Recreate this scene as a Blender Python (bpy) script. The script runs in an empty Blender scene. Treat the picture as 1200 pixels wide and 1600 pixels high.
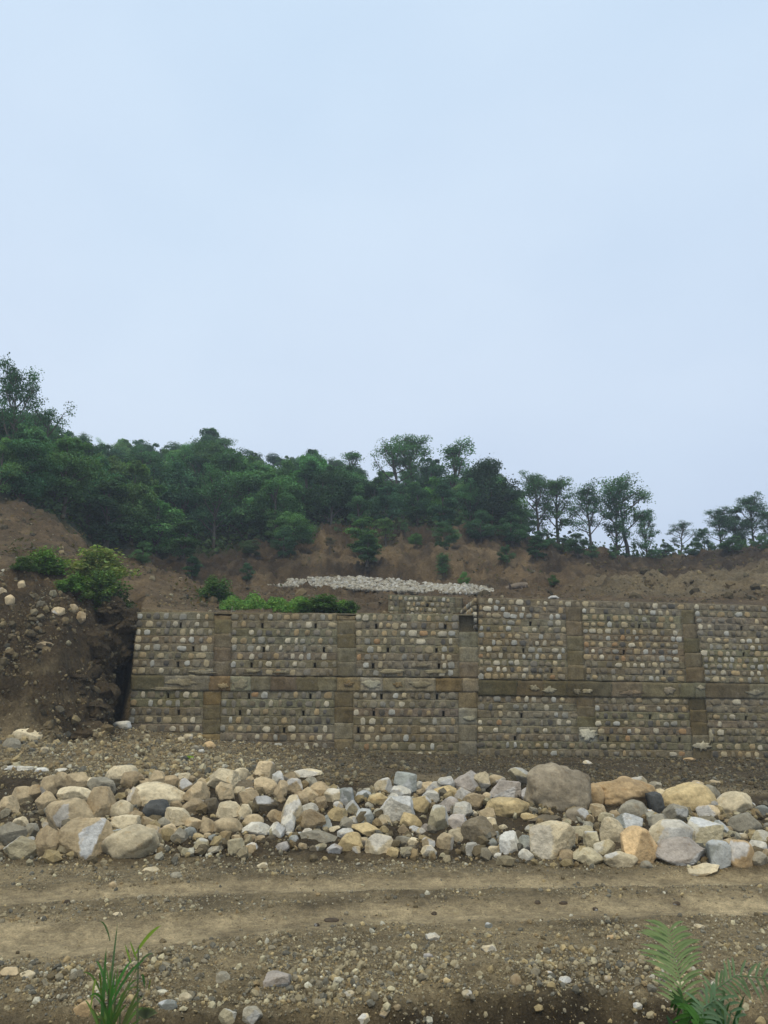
import bpy, bmesh, math, random
import numpy as np
from mathutils import Vector, Matrix, Euler

SC = bpy.context.scene
COL = SC.collection
rnd = random.Random(7)
npr = np.random.default_rng(11)

# ------------------------------------------------------------------ camera
CAMZ = 3.0
PITCH = math.radians(12.2)
cam_data = bpy.data.cameras.new('camera')
cam = bpy.data.objects.new('camera', cam_data)
COL.objects.link(cam)
cam.location = (0, 0, CAMZ)
cam.rotation_euler = (math.radians(90) + PITCH, 0, 0)
cam_data.sensor_fit = 'VERTICAL'
cam_data.sensor_height = 36.0
cam_data.lens = 27.0
cam_data.clip_start = 0.05
cam_data.clip_end = 2000
cam_data.dof.use_dof = True
cam_data.dof.focus_distance = 19.0
cam_data.dof.aperture_fstop = 7.0
SC.camera = cam

# ------------------------------------------------------------------ sky, sun, exposure
SUN_EL, SUN_AZ = math.radians(62), math.radians(200)      # azimuth clockwise from +Y: behind the camera, a little left
world = bpy.data.worlds.new('World')
SC.world = world
world.use_nodes = True
wn, wl = world.node_tree.nodes, world.node_tree.links
wn.clear()
w_out = wn.new('ShaderNodeOutputWorld')
w_sky = wn.new('ShaderNodeTexSky')
w_sky.sky_type = 'NISHITA'
w_sky.sun_disc = False
w_sky.sun_elevation = SUN_EL
w_sky.sun_rotation = SUN_AZ
w_bg = wn.new('ShaderNodeBackground')
w_bg.inputs['Strength'].default_value = 0.06
wl.new(w_sky.outputs[0], w_bg.inputs['Color'])
# the even overcast layer that hides most of the blue
w_tc = wn.new('ShaderNodeTexCoord')
w_sep = wn.new('ShaderNodeSeparateXYZ')
wl.new(w_tc.outputs['Generated'], w_sep.inputs[0])
w_ns = wn.new('ShaderNodeTexNoise')
w_ns.inputs['Scale'].default_value = 2.2
w_ns.inputs['Detail'].default_value = 3.0
wl.new(w_tc.outputs['Generated'], w_ns.inputs['Vector'])
w_ad = wn.new('ShaderNodeMath'); w_ad.operation = 'MULTIPLY_ADD'
wl.new(w_ns.outputs[0], w_ad.inputs[0]); w_ad.inputs[1].default_value = 0.45
wl.new(w_sep.outputs['Z'], w_ad.inputs[2])
w_rmp = wn.new('ShaderNodeValToRGB')
wl.new(w_ad.outputs[0], w_rmp.inputs[0])
cr = w_rmp.color_ramp
cr.elements[0].position = 0.22; cr.elements[0].color = (0.610, 0.700, 0.865, 1)
cr.elements[1].position = 1.0; cr.elements[1].color = (0.600, 0.745, 0.905, 1)
e = cr.elements.new(0.60); e.color = (0.640, 0.755, 0.905, 1)
w_bg2 = wn.new('ShaderNodeBackground')
w_bg2.inputs['Strength'].default_value = 1.0
w_n2 = wn.new('ShaderNodeTexNoise')
w_n2.inputs['Scale'].default_value = 1.5; w_n2.inputs['Detail'].default_value = 4.0; w_n2.inputs['Roughness'].default_value = 0.45
w_map = wn.new('ShaderNodeMapping'); w_map.inputs['Scale'].default_value = (1.0, 1.0, 1.7); w_map.inputs['Location'].default_value = (0.35, 0.2, 0.6)
wl.new(w_tc.outputs['Generated'], w_map.inputs['Vector']); wl.new(w_map.outputs[0], w_n2.inputs['Vector'])
w_r2 = wn.new('ShaderNodeValToRGB'); wl.new(w_n2.outputs[0], w_r2.inputs[0])
w_r2.color_ramp.elements[0].position = 0.34; w_r2.color_ramp.elements[0].color = (0.935, 0.945, 0.965, 1)
w_r2.color_ramp.elements[1].position = 0.64; w_r2.color_ramp.elements[1].color = (1.09, 1.065, 1.035, 1)
w_mul = wn.new('ShaderNodeMix'); w_mul.data_type = 'RGBA'; w_mul.blend_type = 'MULTIPLY'; w_mul.inputs[0].default_value = 1.0
wl.new(w_rmp.outputs[0], w_mul.inputs[6]); wl.new(w_r2.outputs[0], w_mul.inputs[7])
wl.new(w_mul.outputs[2], w_bg2.inputs['Color'])
w_mix = wn.new('ShaderNodeMixShader')
w_mix.inputs[0].default_value = 0.93
wl.new(w_bg.outputs[0], w_mix.inputs[1])
wl.new(w_bg2.outputs[0], w_mix.inputs[2])
wl.new(w_mix.outputs[0], w_out.inputs['Surface'])

sd = bpy.data.lights.new('sun', 'SUN')
sd.energy = 1.5
sd.angle = math.radians(14)
sd.color = (1.0, 0.87, 0.64)
sun = bpy.data.objects.new('sun', sd)
COL.objects.link(sun)
sv = Vector((math.sin(SUN_AZ) * math.cos(SUN_EL), math.cos(SUN_AZ) * math.cos(SUN_EL), math.sin(SUN_EL)))
sun.rotation_euler = sv.to_track_quat('Z', 'Y').to_euler()
sun.location = (0, -5, 40)

SC.view_settings.view_transform = 'Standard'
SC.view_settings.look = 'None'
SC.view_settings.gamma = 1
SC.view_settings.exposure = 0.17
SC.view_settings.use_curve_mapping = False
SC.cycles.use_denoising = True
SC.cycles.max_bounces = 6
SC.cycles.volume_bounces = 1

# ------------------------------------------------------------------ pixel rays (photo is 1200 x 1600)
SN, CS = math.sin(PITCH), math.cos(PITCH)
def tanE(py):
    d = (800 - py) / 1200
    return (SN + d * CS) / (CS - d * SN)
def den(py):
    return CS - (800 - py) / 1200 * SN
def at(px, py, Y):
    return Vector(((px - 600) / 1200 / den(py) * Y, Y, CAMZ + tanE(py) * Y))
def mpp(py, Y):                                     # metres per photo pixel at depth Y
    return Y / den(py) / 1200

# ------------------------------------------------------------------ noise
_perm = np.random.default_rng(3).permutation(256).astype(np.int32)
_perm = np.concatenate([_perm, _perm, _perm])
_g = np.random.default_rng(5).normal(size=(256, 3)); _g /= np.linalg.norm(_g, axis=1)[:, None]
def perlin(p):
    p = np.asarray(p, float)
    i = np.floor(p).astype(np.int64); f = p - i; i &= 255
    u = f * f * f * (f * (f * 6 - 15) + 10)
    r = 0
    for a in (0, 1):
        for b in (0, 1):
            for c in (0, 1):
                h = _perm[_perm[_perm[(i[:, 0] + a) & 255] + ((i[:, 1] + b) & 255)] + ((i[:, 2] + c) & 255)]
                g = _g[h]
                d = g[:, 0] * (f[:, 0] - a) + g[:, 1] * (f[:, 1] - b) + g[:, 2] * (f[:, 2] - c)
                w = (u[:, 0] if a else 1 - u[:, 0]) * (u[:, 1] if b else 1 - u[:, 1]) * (u[:, 2] if c else 1 - u[:, 2])
                r = r + w * d
    return r
def fbm(x, y, s, o=4, z=0.0, gain=0.5):
    x = np.asarray(x, float); y = np.asarray(y, float)
    zz = np.full(x.shape, z) if np.isscalar(z) else z
    p = np.stack([x * s, y * s, zz * s + z * 0 + 7.3], -1).reshape(-1, 3)
    r, a = 0, 1.0
    for k in range(o):
        r = r + a * perlin(p + k * 17.7)
        p = p * 2.03; a *= gain
    return r.reshape(x.shape)
def sstep(a, b, x):
    t = np.clip((x - a) / (b - a), 0, 1)
    return t * t * (3 - 2 * t)

# ------------------------------------------------------------------ terrain height, as a function of the place
Z = 'z'
def toe_y(px):                                      # where the rock heap meets the road
    return np.interp(px, [-200, 0, 250, 600, 800, 1000, 1200, 1400], [13.8, 13.9, 13.9, 14.2, 14.0, 13.3, 13.1, 13.1])
def crest_p(px):
    return np.interp(px, [-200, 0, 60, 200, 400, 500, 620, 800, 900, 1000, 1100, 1200, 1400],
                         [1285, 1278, 1258, 1236, 1226, 1234, 1244, 1240, 1246, 1256, 1264, 1282, 1290])
def lip_y(px):                                      # cut edge of the ground nearest to the camera
    return np.interp(px, [-300, 0, 560, 660, 1000, 1080, 1200, 1600], [7.5, 7.7, 7.75, 8.25, 8.2, 7.9, 7.6, 7.5])
FAR = {   # px column: list of (Y, photo row) or (Y, 'z', metres), from behind the heap outward
 -400: [(19.6,1195),(22,1160),(25,1040),(28,900),(36,840),(46,745),(60,720),(100,690),(150,690)],
   0: [(19.7,1200),(22,1172),(25.2,1148),(26.3,1035),(28.5,918),(31,900),(36,862),(46,772),(60,752),(100,735),(150,730)],
 100: [(19.7,1203),(22,1182),(24.6,1158),(26.2,1050),(28.6,935),(31,915),(36,872),(44,826),(48,824),(60,800),(100,752),(150,745)],
 140: [(19.7,1205),(22,1186),(25.6,1152),(27.3,1060),(29.8,948),(32,930),(37,882),(44,862),(52,862),(60,846),(90,780),(118,745),(150,742)],
 168: [(19.7,1205),(22,1187),(26.2,1147),(28.6,1118),(30.6,1040),(31.6,952),(38,888),(45,872),(53,866),(60,850),(90,782),(118,746),(150,743)],
 190: [(19.7,1205),(22,1188),(28.0,1138),(32.9,1122),(33.5,1060),(33.6,1000),(34.0,957),(38,896),(46,880),(54,868),(60,852),(90,784),(118,748),(150,745)],
 207: [(19.7,1206),(22,1189),(28.8,1139),(33.2,1126),(33.8,1030),(34.3,952),(38,905),(46,884),(55,873),(61,855),(90,786),(118,750),(150,748)],
 225: [(19.7,1206),(22,1190),(29.4,1141),(31.7,1138),(32.4,952),(35,928),(39,900),(48,888),(56,876),(62,858),(90,788),(118,752),(150,750)],
 270: [(19.7,1206),(22,1192),(30.0,1147),(31.7,1147),(32.4,953),(36,938),(40,918),(48,902),(55,894),(58,878),(64,862),(90,790),(118,755),(150,752)],
 330: [(19.8,1206),(22,1193),(30.6,1157),(31.7,1157),(32.4,957),(37,949),(40,940),(47,918),(55,912),(58,885),(62,868),(68,852),(92,796),(118,758),(150,756)],
 400: [(19.8,1208),(22,1196),(30.8,1163),(31.7,1163),(32.4,960),(38,945),(46,924),(55,913),(57.5,884),(61,868),(66,846),(92,790),(118,760),(150,760)],
 500: [(19.8,1210),(22,1200),(30.9,1169),(31.7,1169),(32.4,961),(38,944),(48,920),(55,911),(56.4,906),(57.6,882),(63,850),(64.4,829),(72,815),(92,786),(115,770),(150,770)],
 588: [(19.8,1214),(22,1202),(30.9,1174),(31.7,1174),(32.4,961),(36,957),(40,940),(50,918),(55,911),(56.4,905),(57.7,874),(63.5,845),(64.8,822),(72,812),(92,790),(115,780),(150,785)],
 604: [(19.8,1215),(22,1202),(30.9,1175),(31.7,1175),(32.4,963),(36.9,968),(37.7,938),(40,932),(50,918),(55,911),(56.4,905),(57.7,874),(63.5,845),(64.8,822),(72,812),(92,790),(115,780),(150,785)],
 715: [(19.8,1218),(22,1206),(30.9,1179),(31.7,1179),(32.4,964),(36.9,970),(37.8,936),(40,931),(50,918),(55,909),(56.6,903),(57.8,873),(64,845),(65.6,826),(74,816),(92,800),(110,800),(150,820)],
 765: [(19.8,1220),(22,1208),(30.9,1182),(31.7,1182),(32.5,938),(38,932),(50,919),(54,908),(56,902),(57.5,874),(65.5,850),(67.5,834),(76,820),(92,815),(110,825),(150,860)],
 830: [(19.8,1222),(22,1212),(30.9,1183),(31.7,1183),(32.5,939),(39,932),(50,917),(53,906),(57,892),(62,868),(67,848),(72,838),(80,838),(95,850),(150,920)],
 900: [(19.8,1224),(22,1216),(30.9,1184),(31.7,1184),(32.5,941),(37,934),(43,925),(49,917),(55,898),(62,874),(68,862),(74,852),(82,856),(100,890),(150,950)],
 960: [(19.8,1226),(22,1218),(30.9,1184),(31.7,1184),(32.5,942),(38,932),(43,917),(48,904),(56,894),(64,884),(70,872),(76,866),(84,868),(100,900),(150,950)],
 1050:[(19.8,1230),(22,1220),(30.9,1185),(31.7,1185),(32.5,944),(36,936),(40,930),(46,903),(50,897),(56,897),(66,886),(72,878),(78,866),(84,868),(100,905),(150,950)],
 1140:[(19.8,1234),(22,1222),(30.9,1186),(31.7,1186),(32.5,946),(36,936),(41,925),(48,892),(52,888),(58,888),(68,868),(72,858),(80,857),(100,885),(150,940)],
 1200:[(19.8,1236),(22,1224),(30.9,1186),(31.7,1186),(32.5,947),(36,936),(42,915),(48,886),(54,876),(62,874),(70,854),(76,849),(84,848),(100,870),(150,930)],
 1600:[(19.8,1240),(22,1226),(30.9,1186),(31.7,1186),(32.5,948),(36,936),(42,915),(48,880),(54,865),(62,860),(70,842),(76,836),(84,836),(100,850),(150,900)],
}
PXK = np.array(sorted(FAR), float)
YG = np.exp(np.linspace(math.log(1.0), math.log(420.0), 900))
TAB = []
for px in sorted(FAR):
    t, l = float(toe_y(px)), float(lip_y(px))
    ks = [(-50, 1.4), (2.3, 1.33), (4.5, 0.35), (l - 0.55, -0.55), (l - 0.12, -0.42), (l + 0.12, -0.02), (l + 0.8, 0.03), (9.2, 0.0), (t - 0.35, 0.0), (t + 0.25, 0.12)]
    zc = CAMZ + tanE(float(crest_p(px))) * 17.2
    ks += [(17.2, zc), (17.9, zc - 0.12), (18.9, max(zc - 0.5, CAMZ + tanE(FAR[px][0][1] + 18) * 18.9)), (19.3, CAMZ + tanE(FAR[px][0][1] + 6) * 19.3)]
    ks += [(Y, CAMZ + tanE(py) * Y) for Y, py in FAR[px]]
    ks.append((420, ks[-1][1] - 3))
    TAB.append(np.interp(YG, [k[0] for k in ks], [k[1] for k in ks]))
TAB = np.array(TAB)
LYG0, LYG1 = math.log(1.0), math.log(420.0)
def col_px(x, Y):
    return 600 + 1200 * 0.99 * x / np.maximum(Y, 2.0)
def base_h(x, Y):
    px = np.clip(col_px(x, Y), -400, 1600)
    ci = np.clip(np.searchsorted(PXK, px) - 1, 0, len(PXK) - 2)
    f = (px - PXK[ci]) / (PXK[ci + 1] - PXK[ci])
    yi = (np.log(np.clip(Y, 1.0, 419.0)) - LYG0) / (LYG1 - LYG0) * (len(YG) - 1)
    y0 = np.clip(yi.astype(int), 0, len(YG) - 2); g = yi - y0
    a = TAB[ci, y0] * (1 - g) + TAB[ci, y0 + 1] * g
    b = TAB[ci + 1, y0] * (1 - g) + TAB[ci + 1, y0 + 1] * g
    return a * (1 - f) + b * f
RUT_A = ([-200, 0, 400, 700, 1200, 1500], [11.0, 11.5, 12.25, 12.45, 12.7, 12.8])
RUT_B = ([-200, 0, 200, 400, 600, 900, 1200, 1500], [9.3, 9.55, 9.9, 10.45, 10.9, 11.15, 11.35, 11.5])
def rut_d(px, x, Y):
    w = 0.12 * fbm(x, Y, 0.9, 3, 3.1)
    return Y - np.interp(px, *RUT_A) + w, Y - np.interp(px, *RUT_B) + w
def height(x, Y):
    x = np.asarray(x, float); Y = np.asarray(Y, float)
    px = col_px(x, Y)
    # wobble the profile so that edges of banks and heaps wander
    wob = 0.035 * Y * sstep(20, 34, Y)
    inwall = (1 - sstep(29.5, 30.8, Y)) + sstep(33.2, 35.5, Y)
    inwall = np.where(px < 185, 1, inwall)
    inwall = np.where((px > 592) & (px < 775), sstep(38.5, 41, Y) + (1 - sstep(29.5, 30.8, Y)), inwall)
    dx = fbm(x, Y, 0.16, 3, 1.7) * wob * inwall
    dY = fbm(x, Y, 0.2, 3, 9.2) * wob * 0.8 * inwall + fbm(x, Y, 1.3, 2, 4.4) * 0.16 * (1 - sstep(9, 10, Y))
    h = base_h(x + dx, Y + dY)
    bz = sstep(24.2, 25.4, Y) * (1 - sstep(31.5, 34.5, Y)) * (1 - sstep(180, 196, px))          # ledges and hollows in the face of the cut bank
    cz = sstep(53, 56, Y) * (1 - sstep(70, 78, Y)) * 1.6
    sh = fbm(x * 0.55, h * 2.2, 0.9, 4, 23.0, 0.6) * 0.75 + fbm(x, h, 0.35, 2, 27.0) * 0.8
    h = base_h(x + dx, Y + dY + sh * (bz + cz))
    far = sstep(33, 50, Y)
    bank = sstep(24, 25.5, Y) * (1 - sstep(31, 34, Y)) * (px < 195)
    heap = sstep(13, 14.5, Y) * (1 - sstep(18.5, 19.5, Y))
    fore = 1 - sstep(8.6, 9.6, Y)
    road = sstep(9, 10, Y) * (1 - sstep(12.8, 13.6, Y))
    mid = sstep(19, 21, Y) * (1 - sstep(30.5, 31.5, Y))
    n1 = fbm(x, Y, 0.35, 4, 2.2)
    n2 = fbm(x, Y, 2.1, 4, 5.5)
    n3 = fbm(x, Y, 7.0, 3, 8.8)
    gul = np.abs(fbm(x, Y * 0.25, 0.55, 3, 6.1))          # gullies that run down the slopes
    n4 = fbm(x, Y, 0.9, 5, 14.4, 0.62)
    h = h + far * (n1 * 0.7 - gul * 1.1 + n4 * 0.55 - np.abs(fbm(x, Y, 0.7, 4, 33.0)) * 0.7) + sstep(32.8, 35, Y) * n4 * 0.12 + bank * (n1 * 0.6 + n4 * 0.75 + n3 * 0.10 - gul * 0.8)
    h = h + heap * (n2 * 0.12 + n3 * 0.05) + fore * (n2 * 0.10 + n3 * 0.045) + road * (n2 * 0.014 + n3 * 0.010) + mid * (n1 * 0.10 + n2 * 0.06 + n3 * 0.03)
    a, b = rut_d(px, x, Y)
    for d, wd in ((a, 0.30), (b, 0.36)):
        g = np.exp(-(d / wd) ** 2); e2 = np.exp(-((np.abs(d) - wd * 1.7) / 0.14) ** 2)
        h = h - 0.055 * g * road + 0.022 * e2 * road * (1 + 2 * n2)
    return h
def hit(px, py, y0=3.0, y1=220.0, n=1800):
    Y = np.exp(np.linspace(math.log(y0), math.log(y1), n))
    x = (px - 600) / 1200 / den(py) * Y
    below = (CAMZ + tanE(py) * Y) < height(x, Y)
    i = int(np.argmax(below))
    if not below[i]: i = n - 1
    return Vector((x[i], Y[i], float(height(x[i:i+1], Y[i:i+1])[0])))

# ------------------------------------------------------------------ mesh and object helpers
def mesh_np(name, V, F, smooth=False, col=None, attr=None):
    """V (n,3), F (m,k) all of one size"""
    V = np.ascontiguousarray(V, np.float32); F = np.ascontiguousarray(F, np.int32)
    me = bpy.data.meshes.new(name)
    m, k = F.shape
    me.vertices.add(len(V)); me.vertices.foreach_set('co', V.ravel())
    me.loops.add(m * k); me.loops.foreach_set('vertex_index', F.ravel())
    me.polygons.add(m); me.polygons.foreach_set('loop_start', np.arange(0, m * k, k, dtype=np.int32))
    me.update(calc_edges=True)
    me.polygons.foreach_set('use_smooth', np.full(m, smooth, bool))
    c = np.ones((len(V), 4), np.float32)
    if col is not None: c[:, :3] = col
    a = me.color_attributes.new('Col', 'FLOAT_COLOR', 'POINT'); a.data.foreach_set('color', c.ravel())
    if attr is not None:
        for nm, val in attr.items():
            t = me.attributes.new(nm, 'FLOAT', 'POINT'); t.data.foreach_set('value', np.ascontiguousarray(val, np.float32))
    me.validate()
    return me
def link(name, me, mat=None, parent=None, color=None):
    o = bpy.data.objects.new(name, me)
    COL.objects.link(o)
    if mat is not None and len(me.materials) == 0: me.materials.append(mat)
    if parent is not None:
        o.parent = parent
        o.matrix_parent_inverse = Matrix.Translation(-parent.location)
    if color is not None: o.color = (*color, 1)
    return o
def tag(o, label=None, cat=None, group=None, kind=None):
    if label: o['label'] = label
    if cat: o['category'] = cat
    if group: o['group'] = group
    if kind: o['kind'] = kind
    return o
def empty(name, loc):
    o = bpy.data.objects.new(name, None); o.empty_display_size = 0.2
    COL.objects.link(o); o.location = loc
    return o
def joined(parts):
    V, F, n = [], [], 0
    for v, f in parts:
        V.append(v); F.append(np.asarray(f) + n); n += len(v)
    return np.concatenate(V), np.concatenate(F)

# ------------------------------------------------------------------ materials
def new_mat(name):
    m = bpy.data.materials.new(name); m.use_nodes = True
    nt = m.node_tree; nt.nodes.clear()
    out = nt.nodes.new('ShaderNodeOutputMaterial')
    b = nt.nodes.new('ShaderNodeBsdfPrincipled')
    nt.links.new(b.outputs[0], out.inputs[0])
    b.inputs['Roughness'].default_value = 0.92
    b.inputs['Specular IOR Level'].default_value = 0.25
    return m, nt, b, out
def N(nt, t, **kw):
    n = nt.nodes.new(t)
    for k, v in kw.items(): setattr(n, k, v)
    return n
def noise(nt, vec, scale, detail=5, rough=0.6):
    n = N(nt, 'ShaderNodeTexNoise'); n.inputs['Scale'].default_value = scale
    n.inputs['Detail'].default_value = detail; n.inputs['Roughness'].default_value = rough
    nt.links.new(vec, n.inputs['Vector']); return n.outputs[0]
def ramp(nt, fac, stops):
    r = N(nt, 'ShaderNodeValToRGB'); nt.links.new(fac, r.inputs[0])
    el = r.color_ramp.elements
    while len(el) < len(stops): el.new(0.5)
    for q, (p, c) in zip(el, stops):
        q.position = p; q.color = (c, c, c, 1) if np.isscalar(c) else (*c, 1)
    return r.outputs[0]
def mixc(nt, fac, a, b, mode='MIX'):
    m = N(nt, 'ShaderNodeMix', data_type='RGBA', blend_type=mode)
    for sock, v in ((m.inputs[0], fac), (m.inputs[6], a), (m.inputs[7], b)):
        if hasattr(v, 'links'): nt.links.new(v, sock)
        elif np.isscalar(v): sock.default_value = v
        else: sock.default_value = (*v, 1)
    return m.outputs[2]
def bump(nt, b, h, strength, dist):
    bp = N(nt, 'ShaderNodeBump'); bp.inputs['Strength'].default_value = strength; bp.inputs['Distance'].default_value = dist
    nt.links.new(h, bp.inputs['Height'])
    prev = b.inputs['Normal'].links
    if prev: nt.links.new(prev[0].from_socket, bp.inputs['Normal'])
    nt.links.new(bp.outputs[0], b.inputs['Normal'])
def pos(nt): return N(nt, 'ShaderNodeNewGeometry').outputs['Position']
def attr(nt, name):
    a = N(nt, 'ShaderNodeAttribute'); a.attribute_name = name; return a
def objcol(nt): return N(nt, 'ShaderNodeObjectInfo').outputs['Color']

def make_soil():
    m, nt, b, _ = new_mat('soil')
    p = pos(nt); c = attr(nt, 'Col').outputs['Color']
    n1 = noise(nt, p, 0.9, 6, 0.65); n2 = noise(nt, p, 9.0, 6, 0.7); n3 = noise(nt, p, 45.0, 4, 0.7)
    c = mixc(nt, 1.0, c, ramp(nt, n1, [(0.3, 0.72), (0.7, 1.28)]), 'MULTIPLY')
    c = mixc(nt, 1.0, c, ramp(nt, n2, [(0.28, 0.6), (0.5, 0.98), (0.72, 1.4)]), 'MULTIPLY')
    c = mixc(nt, 0.8, c, ramp(nt, n3, [(0.3, 0.62), (0.7, 1.38)]), 'MULTIPLY')
    n0 = noise(nt, p, 0.28, 7, 0.7)
    c = mixc(nt, 1.0, c, ramp(nt, n0, [(0.34, 0.66), (0.5, 1.0), (0.66, 1.30)]), 'MULTIPLY')
    nt.links.new(c, b.inputs['Base Color'])
    bump(nt, b, n0, 0.5, 0.9); bump(nt, b, n1, 0.8, 0.6); bump(nt, b, n2, 0.9, 0.10); bump(nt, b, n3, 0.9, 0.025)
    return m
def make_rock():
    m, nt, b, _ = new_mat('rock')
    p = pos(nt); c = mixc(nt, 1.0, attr(nt, 'Col').outputs['Color'], objcol(nt), 'MULTIPLY')
    n1 = noise(nt, p, 2.6, 6, 0.62); n2 = noise(nt, p, 14.0, 6, 0.7); n3 = noise(nt, p, 60.0, 3, 0.7)
    fresh = attr(nt, 'fresh').outputs['Fac']
    c = mixc(nt, fresh, c, (0.58, 0.58, 0.555))
    c = mixc(nt, 1.0, c, ramp(nt, n1, [(0.32, 0.70), (0.5, 1.0), (0.7, 1.2)]), 'MULTIPLY')
    c = mixc(nt, 1.0, c, ramp(nt, n2, [(0.3, 0.70), (0.52, 1.0), (0.7, 1.18)]), 'MULTIPLY')
    st = ramp(nt, noise(nt, p, 4.5, 5, 0.75), [(0.56, 0.0), (0.66, 1.0)])
    c = mixc(nt, mixc(nt, 1.0, st, 0.55 if False else (0.5, 0.5, 0.5), 'MULTIPLY'), c, mixc(nt, 1.0, c, (0.80, 0.66, 0.48), 'MULTIPLY'))
    nt.links.new(c, b.inputs['Base Color'])
    bump(nt, b, n1, 0.5, 0.10); bump(nt, b, n2, 0.6, 0.03); bump(nt, b, n3, 0.35, 0.008)
    return m
def make_wallstone():
    m, nt, b, _ = new_mat('wall_stone')
    p = pos(nt); c = mixc(nt, 1.0, attr(nt, 'Col').outputs['Color'], objcol(nt), 'MULTIPLY')
    n1 = noise(nt, p, 7.0, 5, 0.65); n2 = noise(nt, p, 40.0, 4, 0.7)
    c = mixc(nt, 1.0, c, ramp(nt, n1, [(0.3, 0.68), (0.7, 1.2)]), 'MULTIPLY')
    c = mixc(nt, 0.7, c, ramp(nt, n2, [(0.3, 0.65), (0.7, 1.2)]), 'MULTIPLY')
    nt.links.new(c, b.inputs['Base Color'])
    bump(nt, b, n1, 0.4, 0.03); bump(nt, b, n2, 0.4, 0.008)
    return m
def make_mortar():
    m, nt, b, _ = new_mat('mortar')
    p = pos(nt); c = mixc(nt, 1.0, objcol(nt), (1.06, 1.0, 0.80), 'MULTIPLY')
    n0 = noise(nt, p, 0.55, 5, 0.6); n1 = noise(nt, p, 3.0, 6, 0.68); n2 = noise(nt, p, 18.0, 5, 0.7)
    c = mixc(nt, ramp(nt, n0, [(0.40, 0.0), (0.62, 0.75)]), c, mixc(nt, 1.0, c, (0.80, 0.71, 0.52), 'MULTIPLY'))   # olive damp staining
    c = mixc(nt, 1.0, c, ramp(nt, n1, [(0.28, 0.55), (0.5, 1.0), (0.72, 1.42)]), 'MULTIPLY')
    c = mixc(nt, 1.0, c, ramp(nt, n2, [(0.3, 0.66), (0.7, 1.3)]), 'MULTIPLY')
    lime = ramp(nt, noise(nt, p, 1.7, 7, 0.75), [(0.60, 0.0), (0.72, 0.55)])
    c = mixc(nt, lime, c, (0.27, 0.255, 0.225))
    nt.links.new(c, b.inputs['Base Color'])
    bump(nt, b, n1, 0.6, 0.06); bump(nt, b, n2, 0.7, 0.02)
    return m
def make_leaf():
    m, nt, b, out = new_mat('leaf')
    c = mixc(nt, 1.0, attr(nt, 'Col').outputs['Color'], objcol(nt), 'MULTIPLY')
    nt.links.new(c, b.inputs['Base Color'])
    b.inputs['Roughness'].default_value = 0.8; b.inputs['Specular IOR Level'].default_value = 0.12
    tr = N(nt, 'ShaderNodeBsdfTranslucent')
    nt.links.new(mixc(nt, 1.0, c, (1.1, 1.3, 0.5), 'MULTIPLY'), tr.inputs[0])
    mx = N(nt, 'ShaderNodeMixShader'); mx.inputs[0].default_value = 0.3
    nt.links.new(b.outputs[0], mx.inputs[1]); nt.links.new(tr.outputs[0], mx.inputs[2])
    nt.links.new(mx.outputs[0], out.inputs[0])
    return m
def make_bark():
    m, nt, b, _ = new_mat('bark')
    p = pos(nt); n1 = noise(nt, p, 6.0, 5, 0.7)
    c = mixc(nt, 1.0, objcol(nt), ramp(nt, n1, [(0.3, 0.6), (0.7, 1.4)]), 'MULTIPLY')
    nt.links.new(c, b.inputs['Base Color']); bump(nt, b, n1, 0.6, 0.03)
    return m
M_SOIL, M_ROCK, M_WSTONE, M_MORTAR, M_LEAF, M_BARK = make_soil(), make_rock(), make_wallstone(), make_mortar(), make_leaf(), make_bark()

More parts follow.
